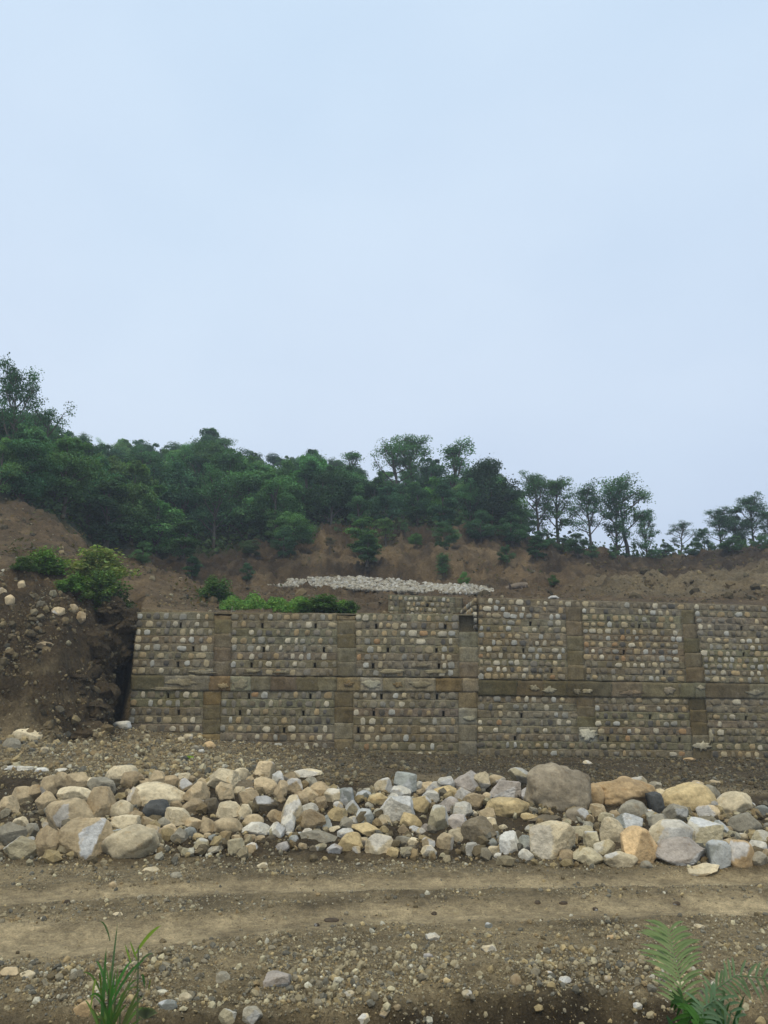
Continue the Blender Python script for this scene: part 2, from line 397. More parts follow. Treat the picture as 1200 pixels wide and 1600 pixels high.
# ------------------------------------------------------------------ the ground: one sheet, fine near the camera
def lin3(a): return np.array(a, float)
def zone_colour(x, Y, h):
    px = col_px(x, Y)
    w1 = fbm(x, Y, 0.5, 4, 12.0); w2 = fbm(x, Y, 2.5, 4, 15.0)
    n = len(x)
    def mx(c, col, f): return c * (1 - f[:, None]) + lin3(col) * f[:, None]
    c = np.tile(lin3((0.255, 0.205, 0.138)), (n, 1))                       # stony road margin
    ra, rb = rut_d(px, x, Y)
    road = sstep(8.6, 9.4, Y) * (1 - sstep(12.9, 13.5, Y))
    f = np.maximum(np.exp(-(ra / 0.42) ** 4), np.exp(-((rb) / 0.55) ** 4))
    f = np.clip(f * 1.0 + 0.55 * w2 - 0.12 + 0.35 * w1, 0, 1) * road
    left = sstep(460, 150, px) * np.exp(-((Y - 10.0) / 0.75) ** 4)
    f = np.maximum(f, np.clip(left + 0.6 * w2 - 0.1, 0, 1) * road)
    c = mx(c, (0.47, 0.378, 0.262), f * 0.92)
    c = mx(c, (0.135, 0.105, 0.070), np.clip(fbm(x, Y, 0.8, 4, 18.0) * 2.6 - 0.15, 0, 0.85) * (1 - f) * (Y < 14))
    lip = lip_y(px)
    c = mx(c, (0.055, 0.042, 0.028), (1 - sstep(lip - 0.05, lip + 0.2, Y)))  # dark soil below the cut edge, with the drop's shade put into the colour
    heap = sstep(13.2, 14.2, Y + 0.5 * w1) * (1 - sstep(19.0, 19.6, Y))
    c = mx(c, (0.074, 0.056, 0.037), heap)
    mid = sstep(19.2, 19.8, Y) * (1 - sstep(31.5, 32, Y))
    c = mx(c, (0.215, 0.172, 0.116), mid)
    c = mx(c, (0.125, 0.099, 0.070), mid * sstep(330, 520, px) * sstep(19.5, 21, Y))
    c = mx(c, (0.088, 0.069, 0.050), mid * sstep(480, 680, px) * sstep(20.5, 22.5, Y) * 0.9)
    bk = sstep(24.3, 25.6, Y) * (1 - sstep(34.5, 35, Y)) * (1 - sstep(205, 215, px))
    c = mx(c, (0.074, 0.054, 0.034), bk)
    strata = np.clip(fbm(x * 0.6, h * 3.0, 0.8, 4, 3.3) * 2.4 - 0.25, 0, 1)
    c = mx(c, (0.22, 0.175, 0.115), bk * strata * sstep(4.6, 2.4, h) * sstep(175, 120, px) * 0.85)
    up = sstep(32.2, 33.0, Y + 0.8 * (px < 205))
    up = np.where(px < 207, sstep(5.7, 6.5, h + 1.2 * w1) * sstep(27.5, 29.5, Y), up)
    c = mx(c, (0.108, 0.075, 0.046), up)
    debris = up * (px < 420) * (1 - sstep(41, 46, Y))
    c = mx(c, (0.150, 0.108, 0.068), debris * sstep(150, 200, px) * 0.9 * (0.5 + 0.5 * np.clip(w1 * 3, -1, 1)))
    cut = up * sstep(54.5, 57, Y) * (1 - sstep(74, 80, Y))
    c = mx(c, (0.050, 0.034, 0.021), cut)
    tan = cut * np.clip(0.5 + 2.2 * fbm(x, Y, 0.22, 4, 21.0), 0, 1) * sstep(460, 500, px) * (1 - sstep(820, 860, px))
    c = mx(c, (0.175, 0.124, 0.076), tan * (1 - sstep(63.5, 65, Y)))
    dome = up * np.exp(-((Y - 60.8) / 2.7) ** 4) * sstep(440, 500, px) * (1 - sstep(800, 860, px)) * np.clip(0.75 + 1.6 * w1, 0, 1)
    c = mx(c, (0.165, 0.120, 0.076), dome)
    hum = up * sstep(870, 960, px) * sstep(38, 41, Y) * (1 - sstep(52, 56, Y))
    c = mx(c, (0.165, 0.133, 0.092), hum)
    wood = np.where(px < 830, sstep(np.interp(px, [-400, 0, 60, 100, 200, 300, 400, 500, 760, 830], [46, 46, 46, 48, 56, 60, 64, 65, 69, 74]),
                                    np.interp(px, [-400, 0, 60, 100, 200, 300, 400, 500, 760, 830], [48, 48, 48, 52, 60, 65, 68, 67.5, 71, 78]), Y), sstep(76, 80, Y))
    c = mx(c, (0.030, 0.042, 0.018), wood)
    lg = np.maximum(np.clip(w1 * 3 - 0.3, 0, 1) * 0.5, 0) * up * (1 - wood)
    c = mx(c, (0.165, 0.122, 0.078), lg)
    return np.clip(c * np.array((1.04, 1.0, 0.81)), 0.008, 0.8)
ny, nx = 640, 560
t = np.linspace(0, 1, ny)
Yr = np.concatenate([[-60, -20, -5, 0.5], np.exp(np.linspace(math.log(2.0), math.log(400.0), ny - 4))])
# spend more rows where the picture looks
brk = np.array([2.0, 6.8, 14.0, 19.5, 24.0, 31.2, 33.0, 48.0, 75.0, 130.0, 400.0]); cnt = [14, 150, 95, 60, 150, 40, 60, 120, 60, 17]
Yr = [-60.0, -20.0, -5.0, 0.5]
for a, b, k in zip(brk[:-1], brk[1:], cnt): Yr += list(np.linspace(a, b, k, endpoint=False))
Yr.append(400.0); Yr = np.array(Yr); ny = len(Yr)
s = np.linspace(-1, 1, nx); s = 0.55 * s + 0.45 * s ** 5
X = s[None, :] * (6 + 1.05 * np.maximum(Yr, 0)[:, None]); YY = np.repeat(Yr[:, None], nx, 1)
H = height(X.ravel(), YY.ravel())
V = np.stack([X.ravel(), YY.ravel(), H], -1)
idx = np.arange(ny * nx).reshape(ny, nx)
F = np.stack([idx[:-1, :-1], idx[:-1, 1:], idx[1:, 1:], idx[1:, :-1]], -1).reshape(-1, 4)
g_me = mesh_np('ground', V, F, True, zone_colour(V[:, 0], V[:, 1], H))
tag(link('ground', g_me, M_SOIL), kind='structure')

# ------------------------------------------------------------------ small stones
def ico(sub):
    bm = bmesh.new(); bmesh.ops.create_icosphere(bm, subdivisions=sub, radius=1.0)
    v = np.array([q.co[:] for q in bm.verts]); f = np.array([[q.index for q in p.verts] for p in bm.faces]); bm.free()
    return v, f
CUBE_V = np.array([[x, y, z] for x in (-1, 1) for y in (-1, 1) for z in (-1, 1)], float) * 0.62
CUBE_F = np.array([[0, 1, 3], [0, 3, 2], [4, 6, 7], [4, 7, 5], [0, 4, 5], [0, 5, 1], [2, 3, 7], [2, 7, 6], [0, 2, 6], [0, 6, 4], [1, 5, 7], [1, 7, 3]])
OCT_V = np.array([[1,0,0],[-1,0,0],[0,1,0],[0,-1,0],[0,0,1],[0,0,-1]], float)
OCT_F = np.array([[0,2,4],[2,1,4],[1,3,4],[3,0,4],[2,0,5],[1,2,5],[3,1,5],[0,3,5]])
_iv, _if = ico(1)
PAL_WARM = np.array((1.01, 1.0, 0.84))
CHIPS = [CUBE_V + npr.uniform(-0.33, 0.33, (8, 3)) for _ in range(24)]
OCTS = [OCT_V * npr.uniform(0.6, 1.1, (6, 1)) + npr.uniform(-0.25, 0.25, (6, 3)) for _ in range(24)]
ICOS = [_iv * npr.uniform(0.72, 1.08, (12, 1)) + npr.uniform(-0.10, 0.10, (12, 3)) for _ in range(24)]
def rand_rot(n):
    q = npr.normal(size=(n, 4)); q /= np.linalg.norm(q, axis=1)[:, None]
    w, x, y, z = q.T
    return np.stack([np.stack([1-2*(y*y+z*z), 2*(x*y-z*w), 2*(x*z+y*w)], -1), np.stack([2*(x*y+z*w), 1-2*(x*x+z*z), 2*(y*z-x*w)], -1), np.stack([2*(x*z-y*w), 2*(y*z+x*w), 1-2*(x*x+y*y)], -1)], 1)
def scatter(name, P, size, cols, mat=M_WSTONE, flat=(0.5, 1.0), fine=0.0):
    Vs, Fs, Cs, base = [], [], [], 0
    for T, TF, sel in ((OCTS, OCT_F, size < fine), (ICOS, _if, size >= fine)):
        n = int(sel.sum())
        if n == 0: continue
        T = np.array(T)[npr.integers(0, len(T), n)]; kv = T.shape[1]
        sc = np.stack([np.ones(n), npr.uniform(0.6, 1.0, n), npr.uniform(*flat, n)], -1) * size[sel][:, None] * 0.55
        Vv = np.einsum('nij,nkj->nki', rand_rot(n), T * sc[:, None, :]) + P[sel][:, None, :]
        Vs.append(Vv.reshape(-1, 3)); Fs.append((TF[None] + (np.arange(n) * kv)[:, None, None]).reshape(-1, 3) + base); Cs.append(np.repeat(cols[sel], kv, 0)); base += n * kv
    me = mesh_np(name, np.concatenate(Vs), np.concatenate(Fs), False, np.concatenate(Cs))
    return tag(link(name, me, mat), kind='stuff')
PAL = np.array([(0.37, 0.29, 0.175), (0.31, 0.26, 0.185), (0.23, 0.20, 0.16), (0.15, 0.14, 0.125), (0.44, 0.39, 0.29), (0.27, 0.20, 0.12), (0.17, 0.135, 0.09), (0.50, 0.47, 0.42)])
def pick_cols(n, w, k=1.0):
    w = np.array(w, float); w /= w.sum()
    c = PAL[npr.choice(len(PAL), n, p=w)] * npr.uniform(0.75, 1.2, (n, 1)) * k
    return c * PAL_WARM
def polar_points(n, y0, y1, a0=-0.62, a1=0.62, power=1.0):
    Y = np.exp(npr.uniform(math.log(y0), math.log(y1), n)); x = npr.uniform(a0, a1, n) * Y * 1.02
    return x, Y
# gravel on the road and its near verge
x, Y = polar_points(190000, 7.2, 13.9, -0.56, 0.56)
px = col_px(x, Y); ra, rb = rut_d(px, x, Y)
clump = fbm(x, Y, 0.9, 3, 31.0)
keep = npr.uniform(0, 1, len(x)) < np.clip(0.62 + clump * 1.3, 0.05, 1) * np.clip(1 - 0.95 * np.maximum(np.exp(-(ra / 0.42) ** 4), np.exp(-(rb / 0.55) ** 4)) - 0.8 * sstep(460, 150, px) * np.exp(-((Y - 10.0) / 0.75) ** 4), 0.03, 1)
keep &= npr.uniform(0, 1, len(x)) < np.where(Y > 9.6, 0.7, 1.0)
x, Y = x[keep], Y[keep]; h = height(x, Y)
sz = 0.015 + 0.014 * npr.pareto(2.6, len(x)); sz = np.clip(sz, 0.015, 0.10) * np.where(Y > 9.6, 0.85, 1.0)
k = Y > lip_y(col_px(x, Y)) + 0.25; k |= npr.uniform(0, 1, len(x)) < 0.25
x, Y, h, sz = x[k], Y[k], h[k], sz[k]
scatter('gravel', np.stack([x, Y, h + sz * 0.12], -1), sz, pick_cols(len(x), [2.5, 5, 4.5, 3, 2.0, 1.6, 3, 0.8], 1.12), fine=0.030)
# rubble between the boulders of the heap
x, Y = polar_points(17000, 13.2, 18.8)
px = col_px(x, Y); keep = (Y > toe_y(px) - 0.35 + 0.4 * npr.uniform(-1, 1, len(x))) & (npr.uniform(0, 1, len(x)) < np.clip(0.55 + 1.5 * fbm(x, Y, 0.8, 3, 41.0), 0.1, 1))
x, Y = x[keep], Y[keep]; h = height(x, Y); sz = np.clip(0.030 + 0.045 * npr.pareto(2.1, len(x)), 0.03, 0.30)
scatter('rubble', np.stack([x, Y, h + sz * 0.2], -1), sz, pick_cols(len(x), [5, 4, 3, 2, 3, 4, 5, 1], 0.92), fine=0.05)
# scree between the heap and the wall
x, Y = polar_points(80000, 19.0, 31.2, -0.6, 0.6)
px = col_px(x, Y); keep = (Y < np.interp(px, [-100, 100, 150, 192, 225], [25.4, 24.8, 26, 29, 31])) & (npr.uniform(0, 1, len(x)) < np.clip(0.7 + 1.2 * fbm(x, Y, 0.5, 3, 51.0), 0.1, 1))
x, Y = x[keep], Y[keep]; h = height(x, Y); px = col_px(x, Y)
sz = np.clip(0.045 + 0.040 * npr.pareto(3.0, len(x)), 0.045, 0.26)
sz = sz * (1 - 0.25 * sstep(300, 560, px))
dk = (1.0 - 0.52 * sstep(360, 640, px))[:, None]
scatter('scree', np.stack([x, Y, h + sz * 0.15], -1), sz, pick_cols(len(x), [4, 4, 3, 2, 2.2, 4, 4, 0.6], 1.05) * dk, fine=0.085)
# stones stuck in the earth of the left bank and lying on the upper slope
x, Y = polar_points(9000, 25.0, 46.0, -0.62, -0.14)
x2, Y2 = polar_points(60000, 24.4, 31.0, -0.6, -0.33); sl = np.abs(height(x2, Y2 + 0.08) - height(x2, Y2 - 0.08)) / 0.16
k2 = npr.uniform(0, 1, len(x2)) < np.clip(sl * 0.14, 0.02, 0.9); x = np.concatenate([x, x2[k2]]); Y = np.concatenate([Y, Y2[k2]])
h = height(x, Y); px = col_px(x, Y); keep = ((px < 195) | (Y > 33)) & (npr.uniform(0, 1, len(x)) < np.clip(0.5 + 1.8 * fbm(x, h, 0.5, 3, 61.0), 0.03, 1))
x, Y, h = x[keep], Y[keep], h[keep]; sz = np.clip(0.04 + 0.050 * npr.pareto(2.3, len(x)), 0.04, 0.40)
scatter('bank_rubble', np.stack([x, Y, h], -1), sz, pick_cols(len(x), [5, 3, 2, 1, 2, 6, 6, 0.4], 0.66), fine=0.08)
x, Y = polar_points(16000, 33.0, 56.0, -0.3, 0.62)
h = height(x, Y); keep = npr.uniform(0, 1, len(x)) < np.clip(0.4 + 1.6 * fbm(x, Y, 0.3, 3, 71.0), 0.03, 1)
x, Y, h = x[keep], Y[keep], h[keep]; sz = np.clip(0.04 + 0.05 * npr.pareto(2.6, len(x)), 0.04, 0.45)
scatter('earth_clods', np.stack([x, Y, h], -1), sz, pick_cols(len(x), [2, 1, 0.4, 0.2, 0.2, 7, 8, 0.05], 0.66), fine=0.1)
x, Y = polar_points(26000, 36.0, 80.0, -0.62, 0.62)
h = height(x, Y); keep = npr.uniform(0, 1, len(x)) < np.clip(0.30 + 2.0 * fbm(x, Y, 0.25, 3, 75.0), 0.02, 1)
x, Y, h = x[keep], Y[keep], h[keep]; sz = np.clip(0.07 + 0.09 * npr.pareto(2.5, len(x)), 0.07, 0.75)
scatter('slope_clods', np.stack([x, Y, h], -1), sz, pick_cols(len(x), [1.5, 0.6, 0.4, 0.2, 0.2, 7, 10, 0.05], 0.52), fine=0.18)
# the far heap of pale broken stone on the terrace
hq = np.linspace(410, 776, 14); hYs = [hit(q, float(np.interp(q, [416, 480, 600, 700, 770], [916, 917, 923, 927, 928])), 34, 60).y for q in hq]
pts, szs = [], []
top_r = ([418, 440, 470, 490, 540, 590, 640, 680, 700, 720, 740, 768], [911, 906, 905, 903, 902, 904, 908, 914, 915, 915, 914, 922])
for k in range(3000):
    q = rnd.uniform(416, 770); yt = np.interp(q, *top_r); yb = np.interp(q, [416, 480, 600, 700, 770], [916, 917, 923, 927, 928])
    if 458 < q < 484 and rnd.random() < 0.7: continue
    pyq = yb + (yt - yb) * rnd.random() ** 1.1
    d = np.interp(q, hq, hYs) + 4.0 * (yb - pyq) / max(yb - yt, 1) + rnd.uniform(-0.3, 0.3)
    p = at(q, pyq, d); pts.append(p[:]); szs.append(rnd.uniform(0.14, 0.42) * (0.8 if rnd.random() < 0.5 else 1))
pts, szs = np.array(pts), np.array(szs)
c = np.array([(0.44, 0.40, 0.31), (0.35, 0.31, 0.23), (0.50, 0.475, 0.41), (0.26, 0.22, 0.16)])[npr.choice(4, len(pts), p=[0.4, 0.25, 0.25, 0.1])] * npr.uniform(0.8, 1.1, (len(pts), 1))
tag(scatter('pale_rubble', pts, szs, c), 'far bank of pale broken stone on the terrace above the wall')
hv = []                                             # its earthen core
for k, q in enumerate(np.linspace(412, 774, 60)):
    yt = np.interp(q, *top_r) + 2.5; yb = np.interp(q, [416, 480, 600, 700, 770], [916, 917, 923, 927, 928]) + 3
    e = min(1, k / 3, (59 - k) / 3)
    for f, d in ((-1.2, -1.2), (0.5, 2.0), (1.0, 4.0), (1.0, 5.2), (-2.0, 9.0)):
        hv.append(at(q, yb + (yt - yb) * f * (e if f > 0 else 1) + (1 - e) * 3 * (f > 0), d + float(np.interp(q, hq, hYs)))[:])
hv = np.array(hv); ii = np.arange(300).reshape(60, 5)
hf = np.stack([ii[:-1, :-1], ii[1:, :-1], ii[1:, 1:], ii[:-1, 1:]], -1).reshape(-1, 4)
tag(link('rubble_mound', mesh_np('rubble_mound', hv, hf, True, (0.30, 0.25, 0.18)), M_SOIL), kind='structure')

# ------------------------------------------------------------------ the walls
def plane_pt(px, py, tier):                         # tier: 0 lower, 1 upper, 2 middle band, 3 rear wall, each a plane leaning back a little
    a, b = {0: (31.0, 0.05), 1: (31.14, 0.05), 2: (30.96, 0.05), 3: (37.0, 0.03)}[tier]
    d = Vector(((px - 600) / 1200, den(py), SN + (800 - py) / 1200 * CS))
    t = (a + 3 * b) / (d.y - b * d.z)
    return Vector((0, 0, CAMZ)) + d * t
STONE_COLS = [(0.46, 0.395, 0.275, 22), (0.55, 0.51, 0.42, 20), (0.37, 0.295, 0.185, 14), (0.42, 0.325, 0.195, 8), (0.33, 0.325, 0.30, 13), (0.47, 0.475, 0.46, 8),
              (0.23, 0.215, 0.19, 13), (0.12, 0.115, 0.11, 7), (0.26, 0.225, 0.165, 16), (0.38, 0.25, 0.14, 2)]
def stone_col(r, dull=0.0):
    if r.random() < dull: c = r.choice([(0.20, 0.175, 0.135), (0.24, 0.21, 0.16), (0.15, 0.137, 0.115), (0.28, 0.255, 0.20)])
    else: c = r.choices([q[:3] for q in STONE_COLS], [q[3] for q in STONE_COLS])[0]
    k = r.uniform(0.78, 1.08)
    k *= 0.96
    return tuple(min(0.72, v * k * q) for v, q in zip(c, (1.05, 1.0, 0.86)))
def stone_template(seed):
    r = random.Random(seed); n = 9
    ex = r.uniform(3.6, 9.0); rings = []
    rad = []
    for i in range(n):
        a = 2 * math.pi * (i + r.uniform(-0.25, 0.25)) / n
        q = (abs(math.cos(a)) ** ex + abs(math.sin(a)) ** ex) ** (-1 / ex)
        q *= r.uniform(0.86, 1.06); rad.append((q * math.cos(a), q * math.sin(a)))
    v = [(x * 1.0, 0.35, z * 1.0) for x, z in rad] + [(x * 0.97, -0.22, z * 0.97) for x, z in rad] + [(x * 0.86, -0.48 * r.uniform(0.8, 1.1), z * 0.86) for x, z in rad]
    v.append((r.uniform(-0.2, 0.2), -0.56, r.uniform(-0.2, 0.2)))
    f = []
    for ring in (0, 1):
        for i in range(n):
            a, b = ring * n + i, ring * n + (i + 1) % n
            f += [(a, b, b + n), (a, b + n, a + n)]
    for i in range(n): f.append((2 * n + i, 2 * n + (i + 1) % n, 3 * n))
    return np.array(v), np.array(f)
STONES = [stone_template(100 + k) for k in range(20)]
STONE_ME = []
for v, f in STONES:
    me = mesh_np('stone', v, f, True); me.materials.append(M_WSTONE); STONE_ME.append(me)

class Wall:
    def __init__(self, name, loc, label):
        self.root = tag(empty(name, loc), label, 'wall', kind='thing')
        self.stones = []; self.r = random.Random(sum(map(ord, label)))
    def grid(self, name, P, color, back=0.3, mat=M_MORTAR):
        """P: rows j (bottom to top) x columns i of world points on the face; its rim is folded back into the wall"""
        nj, ni = len(P), len(P[0])
        bk = Vector((0, back, 0))
        Q = [[P[0][0] + bk] + [p + bk for p in P[0]] + [P[0][-1] + bk]]
        for row in P: Q.append([row[0] + bk] + list(row) + [row[-1] + bk])
        Q.append([P[-1][0] + bk] + [p + bk for p in P[-1]] + [P[-1][-1] + bk])
        nj += 2; ni += 2
        v = np.array([q[:] for row in Q for q in row]); ii = np.arange(nj * ni).reshape(nj, ni)
        f = np.stack([ii[:-1, :-1], ii[:-1, 1:], ii[1:, 1:], ii[1:, :-1]], -1).reshape(-1, 4)
        return link(name, mesh_np(name, v, f, True), mat, self.root, color)
    def course(self, x0, x1, yt0, yt1, yb0, yb1, tier, color, name='mortar_course', holes=(), step=4.0, bulge=0.008, lumps=0.042, back=0.3, rx=None, groove=-0.25):
        """One band of the face between photo columns x0..x1; yt/yb its top and bottom row at either end (ends referred to rx if given)."""
        ra, rb = rx or (x0, x1)
        cuts = [x0] + [q for hx in holes for q in (hx - 1.9, hx + 1.9)] + [x1]
        for k in range(0, len(cuts), 2):
            a, b = cuts[k], cuts[k + 1]
            if b - a < 3: continue
            n = max(2, int((b - a) / step) + 1)
            sd = self.r.uniform(0, 500); rows = []
            xs = np.linspace(a, b, n)
            wt = fbm(xs, xs * 0 + sd, 0.09, 3) * 1.6; wb = fbm(xs, xs * 0 + sd + 40, 0.09, 3) * 1.2
            prof = [0.2, 0.8, 0.8, 1.0, 2.2]
            for j, v in enumerate((0.0, 0.15, 0.5, 0.8, 1.0)):
                lum = fbm(xs, xs * 0 + sd + 90 + j * 3, 0.16, 3)
                row = []
                for i, xx in enumerate(xs):
                    f = (xx - ra) / (rb - ra)
                    t, bo = yt0 + (yt1 - yt0) * f + groove * 0.5 + wt[i], yb0 + (yb1 - yb0) * f - groove * 0.5 + wb[i]
                    p = plane_pt(xx, bo + (t - bo) * v, tier)
                    p.y -= bulge * prof[j] + lumps * lum[i]
                    row.append(p)
                rows.append(row)
            self.grid(name, rows, color, back)
        for hx in holes:                            # the weep hole is lower than its course: close it above
            f = (hx - ra) / (rb - ra); t, bo = yt0 + (yt1 - yt0) * f, yb0 + (yb1 - yb0) * f
            self.course(hx - 2.6, hx + 2.6, t, t, t + (bo - t) * 0.30, t + (bo - t) * 0.30, tier, color, step=2.5, bulge=bulge * 0.8, lumps=0.01, back=back)
    def row_of_stones(self, x0, x1, yt0, yt1, yb0, yb1, tier, holes=(), rx=None, pitch=12.0, sw=(7.4, 11.2), fill=0.80, dull=0.2, skip=0.05, proud=0.016):
        ra, rb = rx or (x0, x1); r = self.r
        x = x0 + r.uniform(3.5, 6)
        while x < x1 - 3.5:
            w = r.uniform(*sw) * r.choice((0.66, 0.78, 0.9, 0.95, 1.0, 1.1))
            if r.random() < 0.10: w *= 1.35
            f = (x - ra) / (rb - ra)
            t, b = yt0 + (yt1 - yt0) * f, yb0 + (yb1 - yb0) * f
            hh = (b - t) * r.uniform(fill - 0.18, fill + 0.10)
            if r.random() < skip or any(abs(x - hx) < 2.6 + w / 2 for hx in holes):
                x += pitch * 0.75; continue
            py = (t + b) / 2 + r.uniform(-0.7, 0.9)
            p = plane_pt(x, py, tier); m = mpp(py, p.y)
            p.y -= proud + r.uniform(-0.015, 0.02)
            du = dull + 0.04 + 0.45 * max(0, min(1, fbm(np.array([p.x]), np.array([p.z]), 0.35, 3, 77.0)[0] * 2.0))
            self.stones.append((w * hh, p, (w * m / 2, r.uniform(0.035, 0.065), hh * m / 2), r.uniform(-0.12, 0.12), stone_col(r, du), r.randrange(len(STONES))))
            x += w / 2 + max(1.6, r.gauss(pitch - 8.3, 1.3)) + r.uniform(*sw) / 2
    def finish(self):
        self.stones.sort(key=lambda q: -q[0])
        for _, p, sc, rz, c, k in self.stones[:300]:
            o = link('stone', STONE_ME[k], None, self.root, c)
            o.location = p; o.scale = sc; o.rotation_euler = (0, rz, 0)
        rest = self.stones[300:]
        if rest:
            vs, fs, cs, n = [], [], [], 0
            for _, p, sc, rz, c, k in rest:
                v, f = STONES[k]; v = v * np.array(sc); ca, sa = math.cos(rz), math.sin(rz)
                v = np.stack([v[:, 0] * ca + v[:, 2] * sa, v[:, 1], -v[:, 0] * sa + v[:, 2] * ca], -1) + np.array(p)
                vs.append(v); fs.append(f + n); n += len(v); cs.append(np.tile(np.array(c), (len(v), 1)))
            o = link('small_stones', mesh_np('small_stones', np.concatenate(vs), np.concatenate(fs), True, np.concatenate(cs)), M_WSTONE, self.root)
            o['kind'] = 'stuff'
def core_box(wall, corners_front, thick, color, setback=0.32):
    """corners_front: 4 points (bl, br, tr, tl) of the face; the solid wall body starts setback behind it"""
    v = []
    for d in (setback, thick):
        for p in corners_front: v.append((p.x, p.y + d, p.z))
    f = [(0, 1, 2, 3), (5, 4, 7, 6), (4, 0, 3, 7), (1, 5, 6, 2), (3, 2, 6, 7), (4, 5, 1, 0)]
    return link('core', mesh_np('core', np.array(v), np.array(f)), M_MORTAR, wall.root, color)
C_MORT, C_BLOCK = (0.182, 0.168, 0.136), (0.152, 0.136, 0.102)
def vary(r, c, k=0.11):
    m = r.uniform(1 - k, 1 + k); return tuple(v * m * r.uniform(0.95, 1.05) for v in c)
def block_stack(w, ytop, ybot, xl, xr, tier, n, cols=None, step=5.0):
    """xl, xr: (x at ytop, x at ybot); n poured lifts one above the other"""
    for k in range(n):
        a, b = k / n, (k + 1) / n
        t, bo = ytop + (ybot - ytop) * a, ytop + (ybot - ytop) * b
        l = xl[0] + (xl[1] - xl[0]) * (a + b) / 2; rr = xr[0] + (xr[1] - xr[0]) * (a + b) / 2
        w.course(l - 0.5, rr + 0.5, t, t + 0.3, bo, bo + 0.3, tier, (cols[k] if cols else vary(w.r, C_BLOCK)), 'concrete_block', step=step, bulge=0.012, lumps=0.030, groove=-1.3)
BROWN, GREY, PALE, OCH, BLUEG = (0.132, 0.113, 0.078), (0.168, 0.156, 0.128), (0.25, 0.232, 0.19), (0.195, 0.148, 0.085), (0.25, 0.25, 0.235)

# ---- left wall
L = Wall('stone_wall', (-4, 31.5, 0.2), 'lower left-hand stretch of banded stone retaining wall, beside the earth bank')
HL = {0: [], 1: [282, 410, 493, 588, 696], 4: [302, 412, 506, 606, 682], 6: [278, 393, 492, 583, 686]}
def slope_rows(y215, y700, k): return y215[k], y700[k]
UA = np.linspace(956.3, 1054.5, 9); UB = np.linspace(959.5, 1058.0, 9)          # row edges at x = 215 and x = 700
RX = (215, 700)
for k in range(8):
    e = (UA[k], UB[k], UA[k + 1], UB[k + 1])
    edge0 = 214 - k * 1.1
    if k == 0:
        spans = [(edge0, 334), (362, 526), (556, 717)]
    else: spans = [(edge0, 335.5 - k * 0.3), (362.5 - k * 0.3, 527), (556.5, 717.5)]
    for sp in spans:
        hs = [q for q in HL.get(k, []) if sp[0] < q < sp[1]]
        L.course(*sp, *e, 1, vary(L.r, C_MORT, 0.1), holes=hs, rx=RX)
        L.row_of_stones(*sp, *e, 1, holes=hs, rx=RX, pitch=12.6 + (1.2 if k in (2, 3) else 0), dull=0.10 if k < 6 else 0.3)
block_stack(L, 968.8, 1055.5, (336, 333.4), (362, 360), 1, 4)
block_stack(L, 969.5, 1056.5, (527.5, 527.5), (556, 556), 1, 4, [vary(L.r, C_BLOCK), vary(L.r, BROWN), vary(L.r, GREY, .1), vary(L.r, GREY, .1)])
block_stack(L, 988.0, 1058.5, (718.0, 718.0), (746.5, 746.5), 1, 3, [vary(L.r, GREY), vary(L.r, (0.2, 0.185, 0.15)), vary(L.r, GREY)])
mid = [(206, 256, BROWN), (256, 327, (0.2, 0.19, 0.165)), (327, 361, OCH), (361, 391, BLUEG), (391, 422, GREY), (422, 463, (0.14, 0.122, 0.095)), (463, 497, BROWN), (497, 525, GREY),
       (527, 562, (0.22, 0.19, 0.13)), (562, 597, BLUEG), (597, 634, (0.22, 0.195, 0.15)), (634, 680, PALE), (680, 722, (0.175, 0.128, 0.078)), (722, 747.5, (0.26, 0.235, 0.19))]
for a, b, c in mid:
    L.course(a - 0.8, b + 0.8, 1055.6, 1060.2, 1078.6, 1081.0, 2, vary(L.r, c, 0.06), 'concrete_slab', step=5, bulge=0.010, lumps=0.030, groove=-0.8, rx=(206, 720))
LA = np.linspace(1078.5, 1183.6, 9); LB = np.linspace(1080.6, 1186.8, 9)
HLL = {0: [262, 389, 485, 596, 683], 2: [279, 375, 474, 584, 693], 4: [444, 560]}
for k in range(8):
    e = (LA[k], LB[k], LA[k + 1], LB[k + 1])
    for sp in ((204.5 - k * 1.1, 318 - k * 0.3), (346 - k * 0.4, 522.5), (552, 716.5)):
        hs = [q for q in HLL.get(k, []) if sp[0] < q < sp[1]]
        L.course(*sp, *e, 0, vary(L.r, C_MORT, 0.1), holes=hs, rx=RX)
        L.row_of_stones(*sp, *e, 0, holes=hs, rx=RX, pitch=13.4, sw=(7.4, 11.6), fill=0.75, dull=0.22)
block_stack(L, 1079.3, 1170.5, (318.5, 316), (345.5, 343), 0, 4, [vary(L.r, OCH, .08), vary(L.r, BROWN), vary(L.r, BROWN), vary(L.r, OCH, .15)])
block_stack(L, 1080.0, 1180.5, (523, 523), (551.5, 551.5), 0, 4, [BROWN, (0.125, 0.105, 0.07), (0.2, 0.185, 0.15), (0.185, 0.155, 0.105)])
block_stack(L, 1081.0, 1184.5, (717, 717), (745.5, 744.5), 0, 4, [(0.2, 0.165, 0.11), (0.235, 0.23, 0.21), (0.175, 0.16, 0.13), (0.185, 0.172, 0.145)])
core_box(L, [plane_pt(197, 1190, 0), plane_pt(746, 1192, 0), plane_pt(746, 1060, 0), plane_pt(206, 1056, 0)], 1.5, (0.09, 0.08, 0.065))
core_box(L, [plane_pt(206, 1056, 1), plane_pt(746, 1059.5, 1), plane_pt(746, 961, 1), plane_pt(215, 957.5, 1)], 1.36, (0.13, 0.118, 0.095), 0.30)
core = core_box(L, [plane_pt(214.5, 958.5, 1), plane_pt(746, 961.5, 1), plane_pt(746, 959.7, 1), plane_pt(214.5, 956.5, 1)], 1.5, C_MORT, 0.02)
core.name = 'coping'
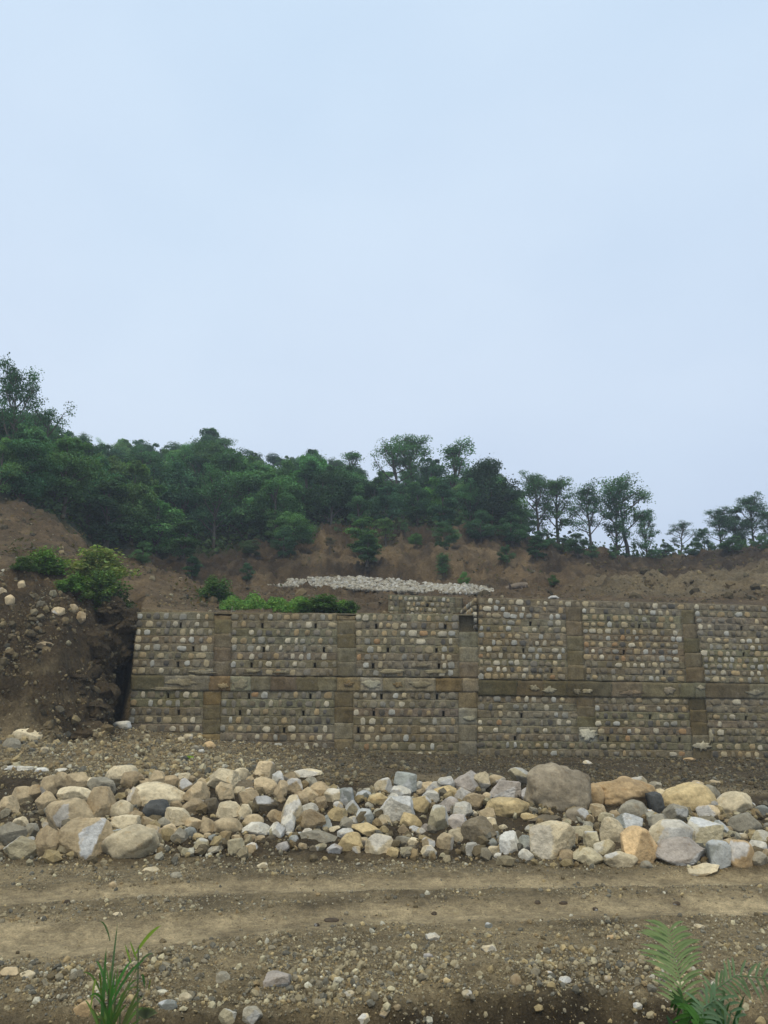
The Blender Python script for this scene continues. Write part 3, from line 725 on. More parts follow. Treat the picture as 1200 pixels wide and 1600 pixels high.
# pale render smeared over band and neighbours
def patch(w, px, py, rx, ry, tier, c, name='plaster_patch', seed=0, proud=0.055):
    r = random.Random(seed + int(px)); n = 22; pts = [plane_pt(px, py, tier)]; pts[0].y -= proud + 0.012
    for ring, rr, d in ((0, 0.55, proud + 0.008), (1, 0.9, proud - 0.002), (2, 1.0, proud - 0.05)):
        rr2 = random.Random(seed + int(px))
        for i in range(n):
            a = 2 * math.pi * i / n; q = rr * rr2.uniform(0.5, 1.15)
            p = plane_pt(px + rx * q * math.cos(a), py + ry * q * math.sin(a), tier); p.y -= d; pts.append(p)
    f = [(0, 1 + (i + 1) % n, 1 + i) for i in range(n)]
    for ring in (0, 1):
        for i in range(n):
            a, b = 1 + ring * n + i, 1 + ring * n + (i + 1) % n
            f += [(a, b, b + n), (a, b + n, a + n)]
    link(name, mesh_np(name, np.array([p[:] for p in pts]), np.array(f), True), M_MORTAR, w.root, c)
for k, (a, b, c2, d2, tr, cc) in enumerate([(282, 1066, 26, 7, 2, PALE), (318, 1050, 22, 4, 1, PALE), (262, 1076, 30, 3, 2, PALE), (376, 1068, 13, 9, 2, BLUEG), (395, 1049, 16, 4, 1, (0.26, 0.245, 0.20)), (350, 1072, 11, 5, 2, (0.3, 0.25, 0.17)),
                                        (580, 1069, 16, 9, 2, (0.36, 0.36, 0.33)), (622, 1070, 9, 6, 2, OCH), (655, 1069, 20, 7, 2, PALE), (612, 1049, 22, 4, 1, (0.27, 0.25, 0.20)), (734, 1123, 11, 6, 0, (0.3, 0.30, 0.27)), (545, 1068, 9, 6, 2, OCH),
                                        (440, 1050, 14, 3, 1, (0.25, 0.235, 0.19)), (680, 1050, 20, 4, 1, (0.25, 0.235, 0.19)), (660, 1040, 12, 3, 1, (0.22, 0.2, 0.16)), (300, 1057, 14, 3, 1, (0.3, 0.285, 0.24))]):
    patch(L, a, b, c2, d2, tr, cc, seed=k, proud={2: 0.042, 1: 0.085, 0: 0.055}[tr])
for a_, b_ in ((334.5, 361.5), (526.5, 555.5)):                   # the joint above each column of blocks is filled lower than the courses
    L.course(a_, b_, 962.0, 963.0, 968.6, 969.0, 1, (0.20, 0.165, 0.115), lumps=0.06)
L.finish()

# ---- right wall, higher
R = Wall('stone_wall', (8, 31.5, 0.2), 'taller right-hand stretch of banded stone wall below the hummocks of earth')
RA = np.linspace(935.5, 1062.0, 13); RB = np.linspace(946.0, 1067.5, 13)           # at x = 800 and x = 1190
RXR = (800, 1190)
HR = {3: [829, 999, 1159], 7: [818, 975, 1162], 10: [862, 1038]}
def lerp(a, b, f): return a + (b - a) * f
for k in range(12):
    e = (RA[k], RB[k], RA[k + 1], RB[k + 1]); f = (k + 0.5) / 12
    c4 = (lerp(883, 888, f), lerp(908, 915.5, f)); c5 = (lerp(1063, 1073, f), lerp(1083, 1102, f))
    spans = [(746.5, 1330)] if k == 0 else [(747.0, c4[0]), (c4[1], c5[0]), (c5[1], 1250), (1278, 1330)]
    for sp in spans:
        hs = [q for q in HR.get(k, []) if sp[0] < q < sp[1]]
        R.course(*sp, *e, 1, vary(R.r, C_MORT, 0.1), holes=hs, rx=RXR)
        R.row_of_stones(*sp, *e, 1, holes=hs, rx=RXR, pitch=11.8, sw=(6.8, 10.2), fill=0.80, dull=0.08)
block_stack(R, 948.5, 1062.8, (883.5, 888.5), (907.5, 915), 1, 5)
block_stack(R, 953.0, 1065.5, (1063.5, 1073.5), (1082.5, 1101.5), 1, 5, [vary(R.r, BROWN), vary(R.r, C_BLOCK), vary(R.r, BROWN), vary(R.r, GREY), vary(R.r, C_BLOCK)])
block_stack(R, 957.0, 1069.0, (1250.5, 1258), (1277.5, 1290), 1, 5)
for a, b, c in [(748, 808, (0.105, 0.09, 0.062)), (808, 850, (0.115, 0.098, 0.07)), (850, 886, BROWN), (886, 956, (0.11, 0.096, 0.07)), (956, 1003, (0.17, 0.148, 0.115)), (1003, 1062, (0.165, 0.138, 0.098)), (1062, 1086, (0.155, 0.14, 0.11)),
                (1086, 1103, GREY), (1103, 1170, (0.12, 0.102, 0.072)), (1170, 1240, GREY), (1240, 1330, BROWN)]:
    R.course(a - 0.8, b + 0.8, 1062.8, 1069.0, 1087.0, 1092.0, 2, vary(R.r, c, 0.06), 'concrete_slab', step=5, bulge=0.010, lumps=0.030, groove=-0.8, rx=(750, 1190))
WA = np.linspace(1086.5, 1193.9, 10); WB = np.linspace(1091.5, 1196.7, 10)
HRL = {2: [815, 1016, 1166], 5: [805, 950, 1062]}
for k in range(9):
    e = (WA[k], WB[k], WA[k + 1], WB[k + 1]); f = (k + 0.5) / 8
    c4 = (lerp(900, 903, f), lerp(928, 932, f)); c5 = (lerp(1075, 1083, f), lerp(1102, 1112, f))
    spans = [(746.0, c4[0]), (c4[1], c5[0]), (c5[1], 1330)] if k < 4 else ([(746.0, 904), (934, c5[0]), (c5[1], 1330)] if k < 6 else [(746.0, c5[0]), (c5[1], 1330)])
    for sp in spans:
        hs = [q for q in HRL.get(k, []) if sp[0] < q < sp[1]]
        R.course(*sp, *e, 0, vary(R.r, C_MORT, 0.1), holes=hs, rx=RXR)
        R.row_of_stones(*sp, *e, 0, holes=hs, rx=RXR, pitch=13.2, sw=(7.0, 11.0), fill=0.74, dull=0.30, skip=0.14 if k < 4 else 0.06)
block_stack(R, 1088.2, 1136.0, (900.5, 902), (927.5, 929.5), 0, 3)
block_stack(R, 1090.0, 1149.0, (1075.5, 1081), (1101.5, 1107), 0, 3, [(0.08, 0.07, 0.048), BROWN, BROWN])
block_stack(R, 1149.4, 1190.0, (1082, 1084.5), (1108, 1112), 0, 2, [GREY, BROWN])
block_stack(R, 1136.6, 1160.5, (904.5, 905), (933, 934), 0, 1, [(0.25, 0.25, 0.24)])
patch(R, 918, 1147.5, 16, 11, 0, (0.48, 0.48, 0.46), seed=3, proud=0.075)
patch(R, 1096, 1165.5, 15, 8, 0, (0.40, 0.39, 0.36), seed=4, proud=0.075)
patch(R, 1110, 1150, 4, 14, 0, (0.34, 0.33, 0.30), seed=14, proud=0.07)
for k, (a, b, c2, d2, cc) in enumerate([(835, 1075, 9, 7, (0.27, 0.26, 0.23)), (858, 1078, 14, 7, (0.30, 0.295, 0.27)), (902, 1080, 7, 6, (0.26, 0.25, 0.23)), (918, 1080, 9, 6, (0.34, 0.32, 0.27)), (1044, 1079, 12, 9, (0.27, 0.24, 0.2)),
                                        (985, 1082, 22, 5, (0.2, 0.16, 0.12)), (1094, 1074, 8, 5, (0.31, 0.29, 0.25)), (1180, 1082, 16, 6, (0.24, 0.23, 0.2))]):
    patch(R, a, b, c2, d2 * 0.85, 2, cc, seed=40 + k, proud=0.042)
core_box(R, [plane_pt(746, 1195, 0), plane_pt(1330, 1198, 0), plane_pt(1330, 1073, 0), plane_pt(746, 1063, 0)], 1.5, (0.09, 0.08, 0.065))
core_box(R, [plane_pt(746, 1063, 1), plane_pt(1330, 1073, 1), plane_pt(1330, 951, 1), plane_pt(746, 936, 1)], 1.36, (0.13, 0.118, 0.095), 0.30)
core = core_box(R, [plane_pt(746.5, 936, 1), plane_pt(1330, 952, 1), plane_pt(1330, 949.3, 1), plane_pt(746.5, 933.6, 1)], 1.5, C_MORT, 0.02)
core.name = 'coping'
# the return that runs back from its left end to the rear wall
p0 = plane_pt(746.3, 985, 1); xr = p0.x - 0.02
ztop = plane_pt(746.3, 935, 1).z; zbot = p0.z
vv, n = [], 0
ret = [[], [], [], [], [], []]
for j in range(6):
    for i in range(14):
        yy = 31.25 + 5.9 * i / 13; zz = zbot + (ztop - zbot) * j / 5
        ret[j].append(Vector((xr - 0.05 * rnd.random(), yy, zz)))
vv = np.array([q[:] for row in ret for q in row]); ii = np.arange(84).reshape(6, 14)
fq = np.stack([ii[:-1, :-1], ii[1:, :-1], ii[1:, 1:], ii[:-1, 1:]], -1).reshape(-1, 4)
link('return_face', mesh_np('return_face', vv, fq, True), M_MORTAR, R.root, (0.12, 0.105, 0.08))
vs, fs, cs, n = [], [], [], 0
for j in range(5):
    yy = 31.4
    while yy < 37:
        v, f = STONES[rnd.randrange(20)]; v = v * np.array((0.13, 0.14, 0.11)); v = np.stack([v[:, 1], -v[:, 0], v[:, 2]], -1) + np.array((xr - 0.05, yy, zbot + (ztop - zbot) * (j + 0.5 + rnd.uniform(-0.15, 0.15)) / 5))
        vs.append(v); fs.append(f + n); n += len(v); cs.append(np.tile(np.array(stone_col(rnd, 0.2)), (len(v), 1))); yy += rnd.uniform(0.3, 0.5)
o = link('return_stones', mesh_np('return_stones', np.concatenate(vs), np.concatenate(fs), True, np.concatenate(cs)), M_WSTONE, R.root); o['kind'] = 'stuff'
R.finish()

# ---- rear wall, set back above the left one
B = Wall('stone_wall', (3, 37.3, 5.5), 'short stretch of stone wall set back behind the two long walls, above the left one')
BA = np.linspace(929.5, 963.0, 5); BB = np.linspace(934.0, 967.0, 5)
for k in range(4):
    e = (BA[k], BB[k], BA[k + 1], BB[k + 1])
    for sp in ((606.5, 623.5), (633.5, 711.0)) if k else ((606.5, 711.0),):
        hs = [668] if k == 1 and sp[0] > 620 else []
        B.course(*sp, *e, 3, vary(B.r, C_MORT, 0.1), holes=hs, rx=(607, 722))
        B.row_of_stones(*sp, *e, 3, holes=hs, rx=(607, 722), pitch=9.4, sw=(5.0, 7.2), fill=0.78, dull=0.15)
block_stack(B, 938.5, 963.5, (624, 624), (633, 633), 3, 2)
block_stack(B, 933.5, 966.5, (711.5, 711.5), (721.5, 721.5), 3, 2)
core_box(B, [plane_pt(606.8, 975, 3), plane_pt(724, 978, 3), plane_pt(724, 935, 3), plane_pt(606.8, 930.5, 3)], 1.2, (0.12, 0.108, 0.085), 0.25)
core = core_box(B, [plane_pt(606.5, 931, 3), plane_pt(724, 935, 3), plane_pt(724, 933.0, 3), plane_pt(606.5, 928.6, 3)], 1.2, C_MORT, 0.02)
core.name = 'coping'
B.finish()

# ------------------------------------------------------------------ rocks
ICO = {3: ico(3), 4: ico(4), 5: ico(5)}
def rock_mesh(name, seed, dims, kind, sub, fresh=None, freshness=0.0):
    r = np.random.default_rng(seed); V, F = ICO[sub]
    n, p = {'r': (16, 20), 'a': (10, 120), 'f': (11, 90), 'p': (9, 110), 'k': (8, 90)}[kind]
    nm = r.normal(size=(n, 3)); nm /= np.linalg.norm(nm, axis=1)[:, None]
    for _ in range(12):                                                  # spread the facets
        d = nm[:, None] - nm[None]; q = (d ** 2).sum(-1) + 1e-3
        nm = nm + 0.06 * (d / (q ** 1.5)[..., None]).sum(1) / n * 3; nm /= np.linalg.norm(nm, axis=1)[:, None]
    if kind == 'k': nm = np.concatenate([nm, np.array([(1, 0, .1), (-1, .1, 0), (0, 0, 1), (0, .1, -1), (0, 1, 0), (.1, -1, .1)])])
    if kind == 'p': nm = np.concatenate([nm, np.array([(.85, 0, .5), (-.85, .1, .45), (.1, -.85, .45), (0, .9, .4), (0, 0, -1)])])
    nm /= np.linalg.norm(nm, axis=1)[:, None]
    dist = r.uniform(0.62, 1.0, len(nm)) if kind != 'r' else r.uniform(0.78, 1.0, len(nm))
    tint = r.uniform(0.78, 1.10, len(nm)); fr = np.where(r.uniform(0, 1, len(nm)) < freshness, r.uniform(0.35, 0.85, len(nm)), 0.0)
    if fresh is not None:
        nm = np.concatenate([nm, np.array(fresh, float) / np.linalg.norm(np.array(fresh, float), axis=1)[:, None]])
        dist = np.concatenate([dist, np.full(len(fresh), 0.74)]); tint = np.concatenate([tint, np.ones(len(fresh))]); fr = np.concatenate([fr, np.full(len(fresh), 1.0)])
    c = np.maximum(V @ nm.T, 1e-3)
    rad = (((c / dist) ** p).sum(1)) ** (-1 / p) ** 1 if False else (((c / dist) ** p).sum(1) + (1 / 1.12) ** p) ** (-1.0 / p)
    rad = np.minimum(rad, 1.5)
    of = r.uniform(0, 200, 3)
    rad *= 1 + 0.09 * perlin(V * 1.6 + of) + 0.045 * perlin(V * 4.1 + of) + (0.030 * perlin(V * 9.0 + of) - 0.03 * np.abs(perlin(V * 5.0 + of * 2)) if sub > 3 else 0)
    if dims[0] > 1.3: rad *= 1 + 0.16 * perlin(V * 2.2 + of) - 0.10 * np.abs(perlin(V * 3.7 + of * 3)) + 0.02 * perlin(V * 24.0 + of)
    if sub > 4: rad *= 1 - 0.05 * np.abs(perlin(V * 2.3 + of)) + 0.014 * perlin(V * 17.0 + of)
    W = V * rad[:, None]
    lo, hi = W.min(0), W.max(0); W = (W - (lo + hi) / 2) / (hi - lo) * np.array(dims)
    k = np.argmax(c / dist, 1)
    col = np.ones((len(V), 3)) * tint[k][:, None]
    me = mesh_np(name, W, F, True, col, {'fresh': fr[k] * 0.9})
    if kind != 'r': me.polygons.foreach_set('use_smooth', np.zeros(len(F), bool))
    return me
RC = {'T': ((.52, .42, .28), 'tan'), 'L': ((.62, .535, .385), 'light tan'), 'B': ((.40, .315, .205), 'brown'), 'Y': ((.55, .435, .250), 'yellowish'), 'W': ((.60, .575, .52), 'whitish'),
      'G': ((.33, .305, .25), 'grey'), 'U': ((.30, .315, .305), 'blue-grey'), 'P': ((.44, .395, .365), 'lilac-grey'), 'D': ((.085, .088, .09), 'dark'), 'O': ((.55, .400, .235), 'orange-tan'),
      'V': ((.46, .41, .29), 'olive-grey'), 'M': ((.345, .295, .225), 'grey-brown'), 'K': ((.19, .160, .115), 'dark brown')}
SHAPE = {'r': 'rounded', 'a': 'angular', 'f': 'flat', 'p': 'pointed', 'k': 'blocky'}
HEAP = 'rocks dumped in the long heap beside the road'
# px, py, width, height (photo pixels), colour, shape, roll in degrees, label, fresh face normals
ROCKS = [
 (873,1240,96,78,'M','r',0,'huge grey-brown weathered boulder standing tallest in the rock heap',None),
 (245,1245,84,36,'L','r',-3,'long pale rounded slab lying flat over a dark hollow in the heap',None),
 (133,1317,78,62,'T','a',0,'big tan boulder with a bluish white broken face at the road edge',[(.45,-.75,.50)]),
 (203,1322,82,50,'L','r',12,'big pale tan boulder lying right of the white-faced rock at the road edge',None),
 (110,1276,74,48,'T','r',-10,'big rounded tan boulder above the white-faced rock at the road edge',None),
 (157,1262,44,54,'B','p',0,'brown upright pointed rock between the big tan boulder and a pale squared one',None),
 (793,1265,64,31,'Y','r',-3,'smooth yellowish rounded boulder like a loaf, left of the huge boulder',None),
 (865,1319,68,54,'L','k',0,'squat tan wedge with narrow top standing alone at the road edge',None),
 (976,1240,88,44,'O','r',0,'wide orange-tan boulder just right of the huge grey-brown boulder',None),
 (1026,1261,21,36,'D','k',8,'blue-black dark block wedged between two large tan boulders',None),
 (1075,1252,82,46,'Y','r',2,'wide yellowish boulder right of the blue-black block',None),
 (622,1267,54,44,'W','a',-14,'big whitish angular block in the middle of the heap',None),
 (748,1301,50,40,'K','a',6,'dark brown angular block overhanging a shadowed hollow',None),
 (990,1272,44,36,'G','r',0,'round mid-grey boulder below the wide orange-tan boulder',None),
 (982,1290,42,32,'U','a',0,'darker blue-grey block under the round mid-grey boulder',None),
 (1046,1305,72,40,'L','r',4,'smooth tan rounded boulder above the lilac-grey rock at the road edge',None),
 (1000,1326,50,52,'O','k',28,'orange-faced block tilted on its corner at the road edge',None),
 (1063,1334,76,42,'P','a',0,'broad lilac-grey rock with a grey left face at the road edge',None),
 (970,1345,48,24,'L','r',0,'low rounded cream rock lying at the road edge',None),
 (1123,1340,34,42,'U','k',0,'blue-grey upright block leaning on an orange-tan one at the road edge',None),
 (1158,1339,44,42,'O','r',0,'orange-tan rounded block right of the blue-grey upright one at the road edge',None),
 (1145,1260,58,36,'L','r',18,'pale tan boulder sloping down to the right, below the scree',None),
 (1163,1290,46,33,'G','r',0,'grey-tan rounded boulder under the sloping pale tan one',None),
 (1100,1306,64,44,'V','a',0,'olive-grey angular boulder with a whitish top beside the smooth tan one',[(0,-.3,.95)]),
 (457,1270,32,46,'L','p',0,'tall upright tan rock in the middle of the left half',None),
 (488,1283,40,30,'B','a',0,'brown and grey block right of the tall upright tan rock',None),
 (500,1308,58,18,'G','f',-3,'long low grey slab lying along the foot of the heap',None),
 (592,1323,40,33,'L','a',0,'pale tan block at the foot of the heap below the pale yellow slab',None),
 (577,1299,52,20,'Y','f',-14,'pale yellow slab sloping up to the right above the pale tan block',None),
 (545,1318,38,26,'Y','a',14,'yellow-tan block at the foot of the heap, left of the pale tan block',None),
 (400,1298,42,23,'W','a',0,'white and bluish broken rock low in the left half of the heap',None),
 (482,1210,40,14,'L','f',0,'lone pale flat stone lying on the slope above the heap',None),
 (413,1203,32,24,'T','p',10,'tan peaked rock at the very top of the left half',None),
 (190,1214,48,30,'L','r',0,'pale rounded boulder topping the heap behind the long slab',None),
 (634,1222,34,24,'U','k',-10,'blue-grey block on top of the heap above the big whitish block',None),
 (815,1215,42,22,'V','f',-24,'long olive-grey stone tilted up against the huge boulder',None),
 (789,1237,48,29,'P','k',-6,'lilac-white flat-topped block above the smooth yellowish loaf',None),
 (732,1223,40,32,'P','a',-20,'lilac-grey angular rock at the top of the heap beside a tan one',None),
 (796,1321,30,34,'W','k',0,'whitish cube-like block standing at the road edge in the middle',None),
 (245,1268,42,30,'D','r',0,'nearly black rock in the hollow under the long pale slab',None),
 (12,1263,36,32,'T','r',-14,None,None),(36,1248,38,31,'T','r',0,None,None),(54,1238,22,20,'B','r',0,None,None),(80,1229,29,30,'T','r',0,None,None),(98,1221,26,25,'T','a',0,None,None),
 (122,1223,34,27,'T','r',0,None,None),(246,1218,26,24,'T','p',0,None,None),(119,1246,54,28,'L','f',-8,None,None),(160,1233,42,30,'G','a',0,None,None),(190,1267,34,28,'L','r',0,None,None),
 (195,1292,44,28,'L','k',0,None,None),(77,1318,37,46,'B','a',0,None,None),(18,1307,42,36,'G','r',0,None,None),(34,1329,54,32,'V','a',-8,None,None),(307,1243,39,36,'T','a',0,None,None),
 (348,1221,52,33,'L','a',-4,None,None),(352,1241,31,26,'T','a',-20,None,None),(278,1280,40,27,'L','k',-6,None,None),(358,1270,38,29,'L','a',0,None,None),(356,1292,43,23,'T','r',0,None,None),
 (383,1272,21,26,'L','p',0,None,None),(280,1309,26,25,'G','a',0,None,None),(310,1310,17,14,'Y','a',0,None,None),(369,1327,23,27,'V','k',10,None,None),(181,1308,28,20,'U','a',0,None,None),
 (415,1231,33,29,'T','a',0,None,None),(388,1251,34,29,'B','a',-20,None,None),(415,1259,38,26,'K','r',0,None,None),(438,1240,21,34,'B','a',0,None,None),(458,1232,32,27,'T','r',0,None,None),
 (485,1244,26,23,'T','a',0,None,None),(500,1235,31,23,'B','r',0,None,None),(522,1245,29,22,'L','a',0,None,None),(542,1249,22,29,'U','k',8,None,None),(502,1258,19,24,'B','a',0,None,None),
 (527,1275,29,23,'Y','a',0,None,None),(552,1264,26,23,'V','a',0,None,None),(432,1298,26,22,'W','a',0,None,None),(450,1288,21,28,'W','k',-10,None,None),(540,1303,24,14,'W','k',0,None,None),
 (643,1285,32,20,'Y','f',-28,None,None),(626,1240,30,21,'W','a',0,None,None),(592,1251,33,19,'Y','r',0,None,None),(660,1261,33,28,'Y','a',0,None,None),(686,1283,33,40,'V','a',0,None,None),
 (598,1286,27,22,'L','a',0,None,None),(752,1221,28,26,'L','r',0,None,None),(695,1238,34,17,'Y','r',0,None,None),(776,1220,27,16,'T','r',0,None,None),(742,1253,31,22,'B','k',12,None,None),
 (723,1243,26,22,'T','a',0,None,None),(722,1268,29,25,'W','a',0,None,None),(700,1261,34,23,'P','a',20,None,None),(716,1309,26,23,'L','k',10,None,None),(670,1332,23,18,'L','p',180,None,None),
 (712,1288,34,26,'P','a',30,None,None),(850,1281,50,13,'K','f',4,None,None),(827,1278,26,12,'Y','f',-8,None,None),(955,1300,34,38,'L','a',0,None,None),(924,1316,22,27,'V','k',0,None,None),
 (946,1328,32,26,'V','a',20,None,None),(908,1299,34,18,'V','f',-6,None,None),(920,1341,45,26,'V','a',0,None,None),(903,1276,34,24,'M','r',0,None,None),(1093,1290,36,16,'W','a',0,None,None),
 (1125,1298,24,26,'U','a',0,None,None),(1107,1241,36,25,'G','r',0,None,None),(1190,1313,30,26,'V','a',0,None,None),(1100,1359,50,14,'L','f',8,None,None),(930,1246,29,36,'O','r',0,None,None),
 (1056,1274,38,28,'G','a',20,None,None),(1184,1345,28,24,'G','a',0,None,None),(1026,1238,26,15,'L','r',0,None,None),(998,1225,26,20,'L','r',0,None,None),(933,1268,26,20,'T','a',0,None,None),
 (894,1313,20,22,'B','a',0,None,None),(1030,1285,30,22,'G','a',0,None,None),(1108,1272,34,24,'T','r',0,None,None),(1190,1270,24,20,'U','a',0,None,None),(1135,1322,26,20,'T','a',0,None,None),
 (1090,1228,20,14,'T','r',0,None,None),(830,1240,28,24,'P','r',0,None,None),(838,1222,34,22,'L','r',-24,None,None),(765,1285,20,14,'L','a',0,None,None),(697,1222,26,16,'W','a',0,None,None),
 (668,1232,24,18,'T','r',0,None,None),(672,1245,26,18,'W','a',0,None,None),(614,1249,22,16,'W','a',0,None,None),(570,1278,26,24,'U','a',0,None,None),(508,1290,20,26,'U','a',10,None,None),
 (470,1250,22,22,'B','a',0,None,None),(330,1262,26,26,'K','a',0,None,None),(303,1263,38,24,'B','f',-8,None,None),(325,1292,24,28,'T','p',0,None,None),(303,1290,26,22,'T','a',0,None,None),
 (262,1300,30,22,'T','a',0,None,None),(212,1250,24,34,'T','a',14,None,None),(205,1222,30,28,'B','r',0,None,None),(72,1256,30,30,'T','a',-30,None,None),(50,1300,20,22,'G','a',0,None,None),
 (228,1226,20,16,'T','r',0,None,None),(268,1222,24,18,'B','r',0,None,None),(290,1228,20,20,'B','a',0,None,None),(318,1226,22,18,'T','r',0,None,None),(375,1212,24,20,'L','r',0,None,None),
 (435,1218,18,22,'W','a',10,None,None),(455,1215,22,16,'T','r',0,None,None),(430,1277,26,20,'B','a',0,None,None),(396,1283,30,18,'T','r',0,None,None),(480,1303,18,14,'L','r',0,None,None),
]
HEAPROCKS = []
cover = np.zeros((460, 1400), bool)
yyg, xxg = np.mgrid[0:460, 0:1400]
def place_rock(px, py, w, h, c, sh, roll, label=None, fresh=None, name='rock', ground=0.28, auto=False, sub=None, freshness=None, maxY=None, depth=None):
    g = hit(px, py + ground * h)
    Y = g.y if maxY is None else min(g.y, maxY)
    m = mpp(py, Y)
    dims = (w * m * 1.12, (depth or rnd.uniform(0.75, 0.95)) * max(w * 0.85, h) * m, h * m * 1.20)
    sd = int(px * 7 + py * 13)
    sub = sub or (5 if w > 45 else 4 if w > 18 else 3)
    me = rock_mesh(name, sd, dims, sh, sub, fresh, (0.30 if c in 'WPUV' else 0.20 if c in 'TLV' and px > 380 else 0.03) if freshness is None else freshness)
    k = rnd.uniform(0.84, 1.14); col = tuple(min(0.75, v * k * q) for v, q in zip(RC[c][0], (1.03, 1.0, 0.90)))
    o = link(name, me, M_ROCK, None, col)
    ctr = at(px, py, Y + 0.10 * dims[1])
    o.location = ctr; o.rotation_euler = (0, math.radians(-roll), 0)
    o['category'] = 'rock'; o['kind'] = 'thing'
    return o, ctr
for q in ROCKS:
    px, py, w, h, c, sh, roll, lab, fresh = q
    if lab is None and sh == 'r' and (px * 31 + py) % 10 < 6: sh = 'a'
    o, p = place_rock(px, py, w, h, c, sh, roll, lab, fresh, maxY=17.6 + (0.9 if py < 1215 else 0))
    HEAPROCKS.append(dict(o=o, px=px, py=py, w=w, h=h, c=c, sh=sh, lab=lab))
    iy = py - 1150
    cover |= ((xxg - 100 - px) / (w * 0.48)) ** 2 + ((yyg - iy) / (h * 0.48)) ** 2 < 1
# smaller rocks fill the gaps of the heap
fr = random.Random(21); tries = 0; made = 0
topl = ([-70, 0, 60, 130, 200, 330, 420, 500, 560, 620, 720, 810, 900, 960, 1010, 1100, 1200, 1270], [1255, 1248, 1232, 1222, 1212, 1216, 1206, 1228, 1238, 1220, 1222, 1214, 1220, 1226, 1224, 1240, 1262, 1270])
botl = ([-70, 0, 120, 250, 380, 450, 620, 700, 800, 870, 960, 1100, 1200, 1270], [1338, 1338, 1340, 1335, 1334, 1326, 1336, 1338, 1338, 1342, 1352, 1362, 1356, 1356])
while made < 150 and tries < 20000:
    tries += 1
    px = fr.uniform(-60, 1255); t, b = np.interp(px, *topl), np.interp(px, *botl)
    py = t + (b - t) * fr.random(); w = fr.choice([12, 13, 14, 16, 18, 20, 23, 26]); h = w * fr.uniform(0.6, 0.95)
    if px < 60 and 1265 < py < 1295 and fr.random() < 0.8: continue
    iy, ix = int(py - 1150), int(px + 100)
    if cover[iy, ix]: continue
    el = ((xxg - ix) / (w * 0.5)) ** 2 + ((yyg - iy) / (h * 0.5)) ** 2 < 1
    if (cover & el).sum() > 0.45 * el.sum(): continue
    cover |= el
    c = fr.choices('TLBYWGUPVK', [6, 5, 4, 2, 3, 4, 2.5, 2, 3, 2])[0] if px > 420 else fr.choices('TLBYWGUVK', [8, 6, 6, 1, 1, 4, 1, 2, 2])[0]
    sh = fr.choice('aaarkf')
    if sh == 'f': h *= 0.7
    o, p = place_rock(px, py, w, h, c, sh, fr.uniform(-20, 20), maxY=17.6)
    HEAPROCKS.append(dict(o=o, px=px, py=py, w=w, h=h, c=c, sh=sh, lab=None)); made += 1
# labels: what sets a rock apart is its colour, shape and size, then the rock or landmark it lies next to
LM = {0: 'the huge grey-brown boulder', 1: 'the long pale slab', 2: 'the white-faced rock', 6: 'the smooth yellowish loaf', 7: 'the squat tan wedge', 8: 'the wide orange-tan boulder', 10: 'the wide yellowish boulder',
      11: 'the big whitish block', 12: 'the dark overhanging block', 15: 'the smooth tan boulder', 17: 'the lilac-grey road-edge rock', 21: 'the sloping pale boulder', 23: 'the white-topped olive boulder', 24: 'the tall upright rock', 26: 'the long low grey slab', 5: 'the brown pointed rock', 28: 'the pale yellow slab'}
def sizeword(w): return 'large' if w > 40 else 'medium' if w > 25 else 'small' if w > 14 else 'tiny'
seen = {}
for d in HEAPROCKS:
    d['o']['group'] = HEAP
    if d['lab']: d['o']['label'] = d['lab']; seen[d['lab']] = 1
def where(d, k):
    lm = HEAPROCKS[k]; dx, dy = d['px'] - lm['px'], d['py'] - lm['py']
    dist = math.hypot(dx, dy * 1.6)
    near = 'just ' if dist < 60 else ''
    if abs(dx) > abs(dy) * 1.6: return near + ('right of ' if dx > 0 else 'left of ') + LM[k]
    return near + ('below ' if dy > 0 else 'above ') + LM[k]
for d in HEAPROCKS:
    if d['lab']: continue
    order = sorted(LM, key=lambda k: math.hypot(d['px'] - HEAPROCKS[k]['px'], 1.6 * (d['py'] - HEAPROCKS[k]['py'])))
    nb = sorted((q for q in HEAPROCKS if q is not d), key=lambda q: math.hypot(q['px'] - d['px'], 1.5 * (q['py'] - d['py'])))
    base = f"{sizeword(d['w'])} {RC[d['c']][1]} {SHAPE[d['sh']]} rock"
    cands = [f"{base} {where(d, order[0])}"]
    for q in nb[:4]:
        if q['c'] == 'D' or True:
            rel = ('above' if q['py'] > d['py'] else 'below') if abs(q['py'] - d['py']) > abs(q['px'] - d['px']) else ('left of' if q['px'] > d['px'] else 'right of')
            near1 = where(d, order[0]).replace('just ', '')
            cands.append(f"{base} {rel} a {sizeword(q['w'])} {RC[q['c']][1]} one, {near1}")
    cands.append(f"{base} {where(d, order[1])}")
    lab = next((c for c in cands if c not in seen and len(c.split()) <= 16), None) or cands[0]
    seen[lab] = 1; d['o']['label'] = lab
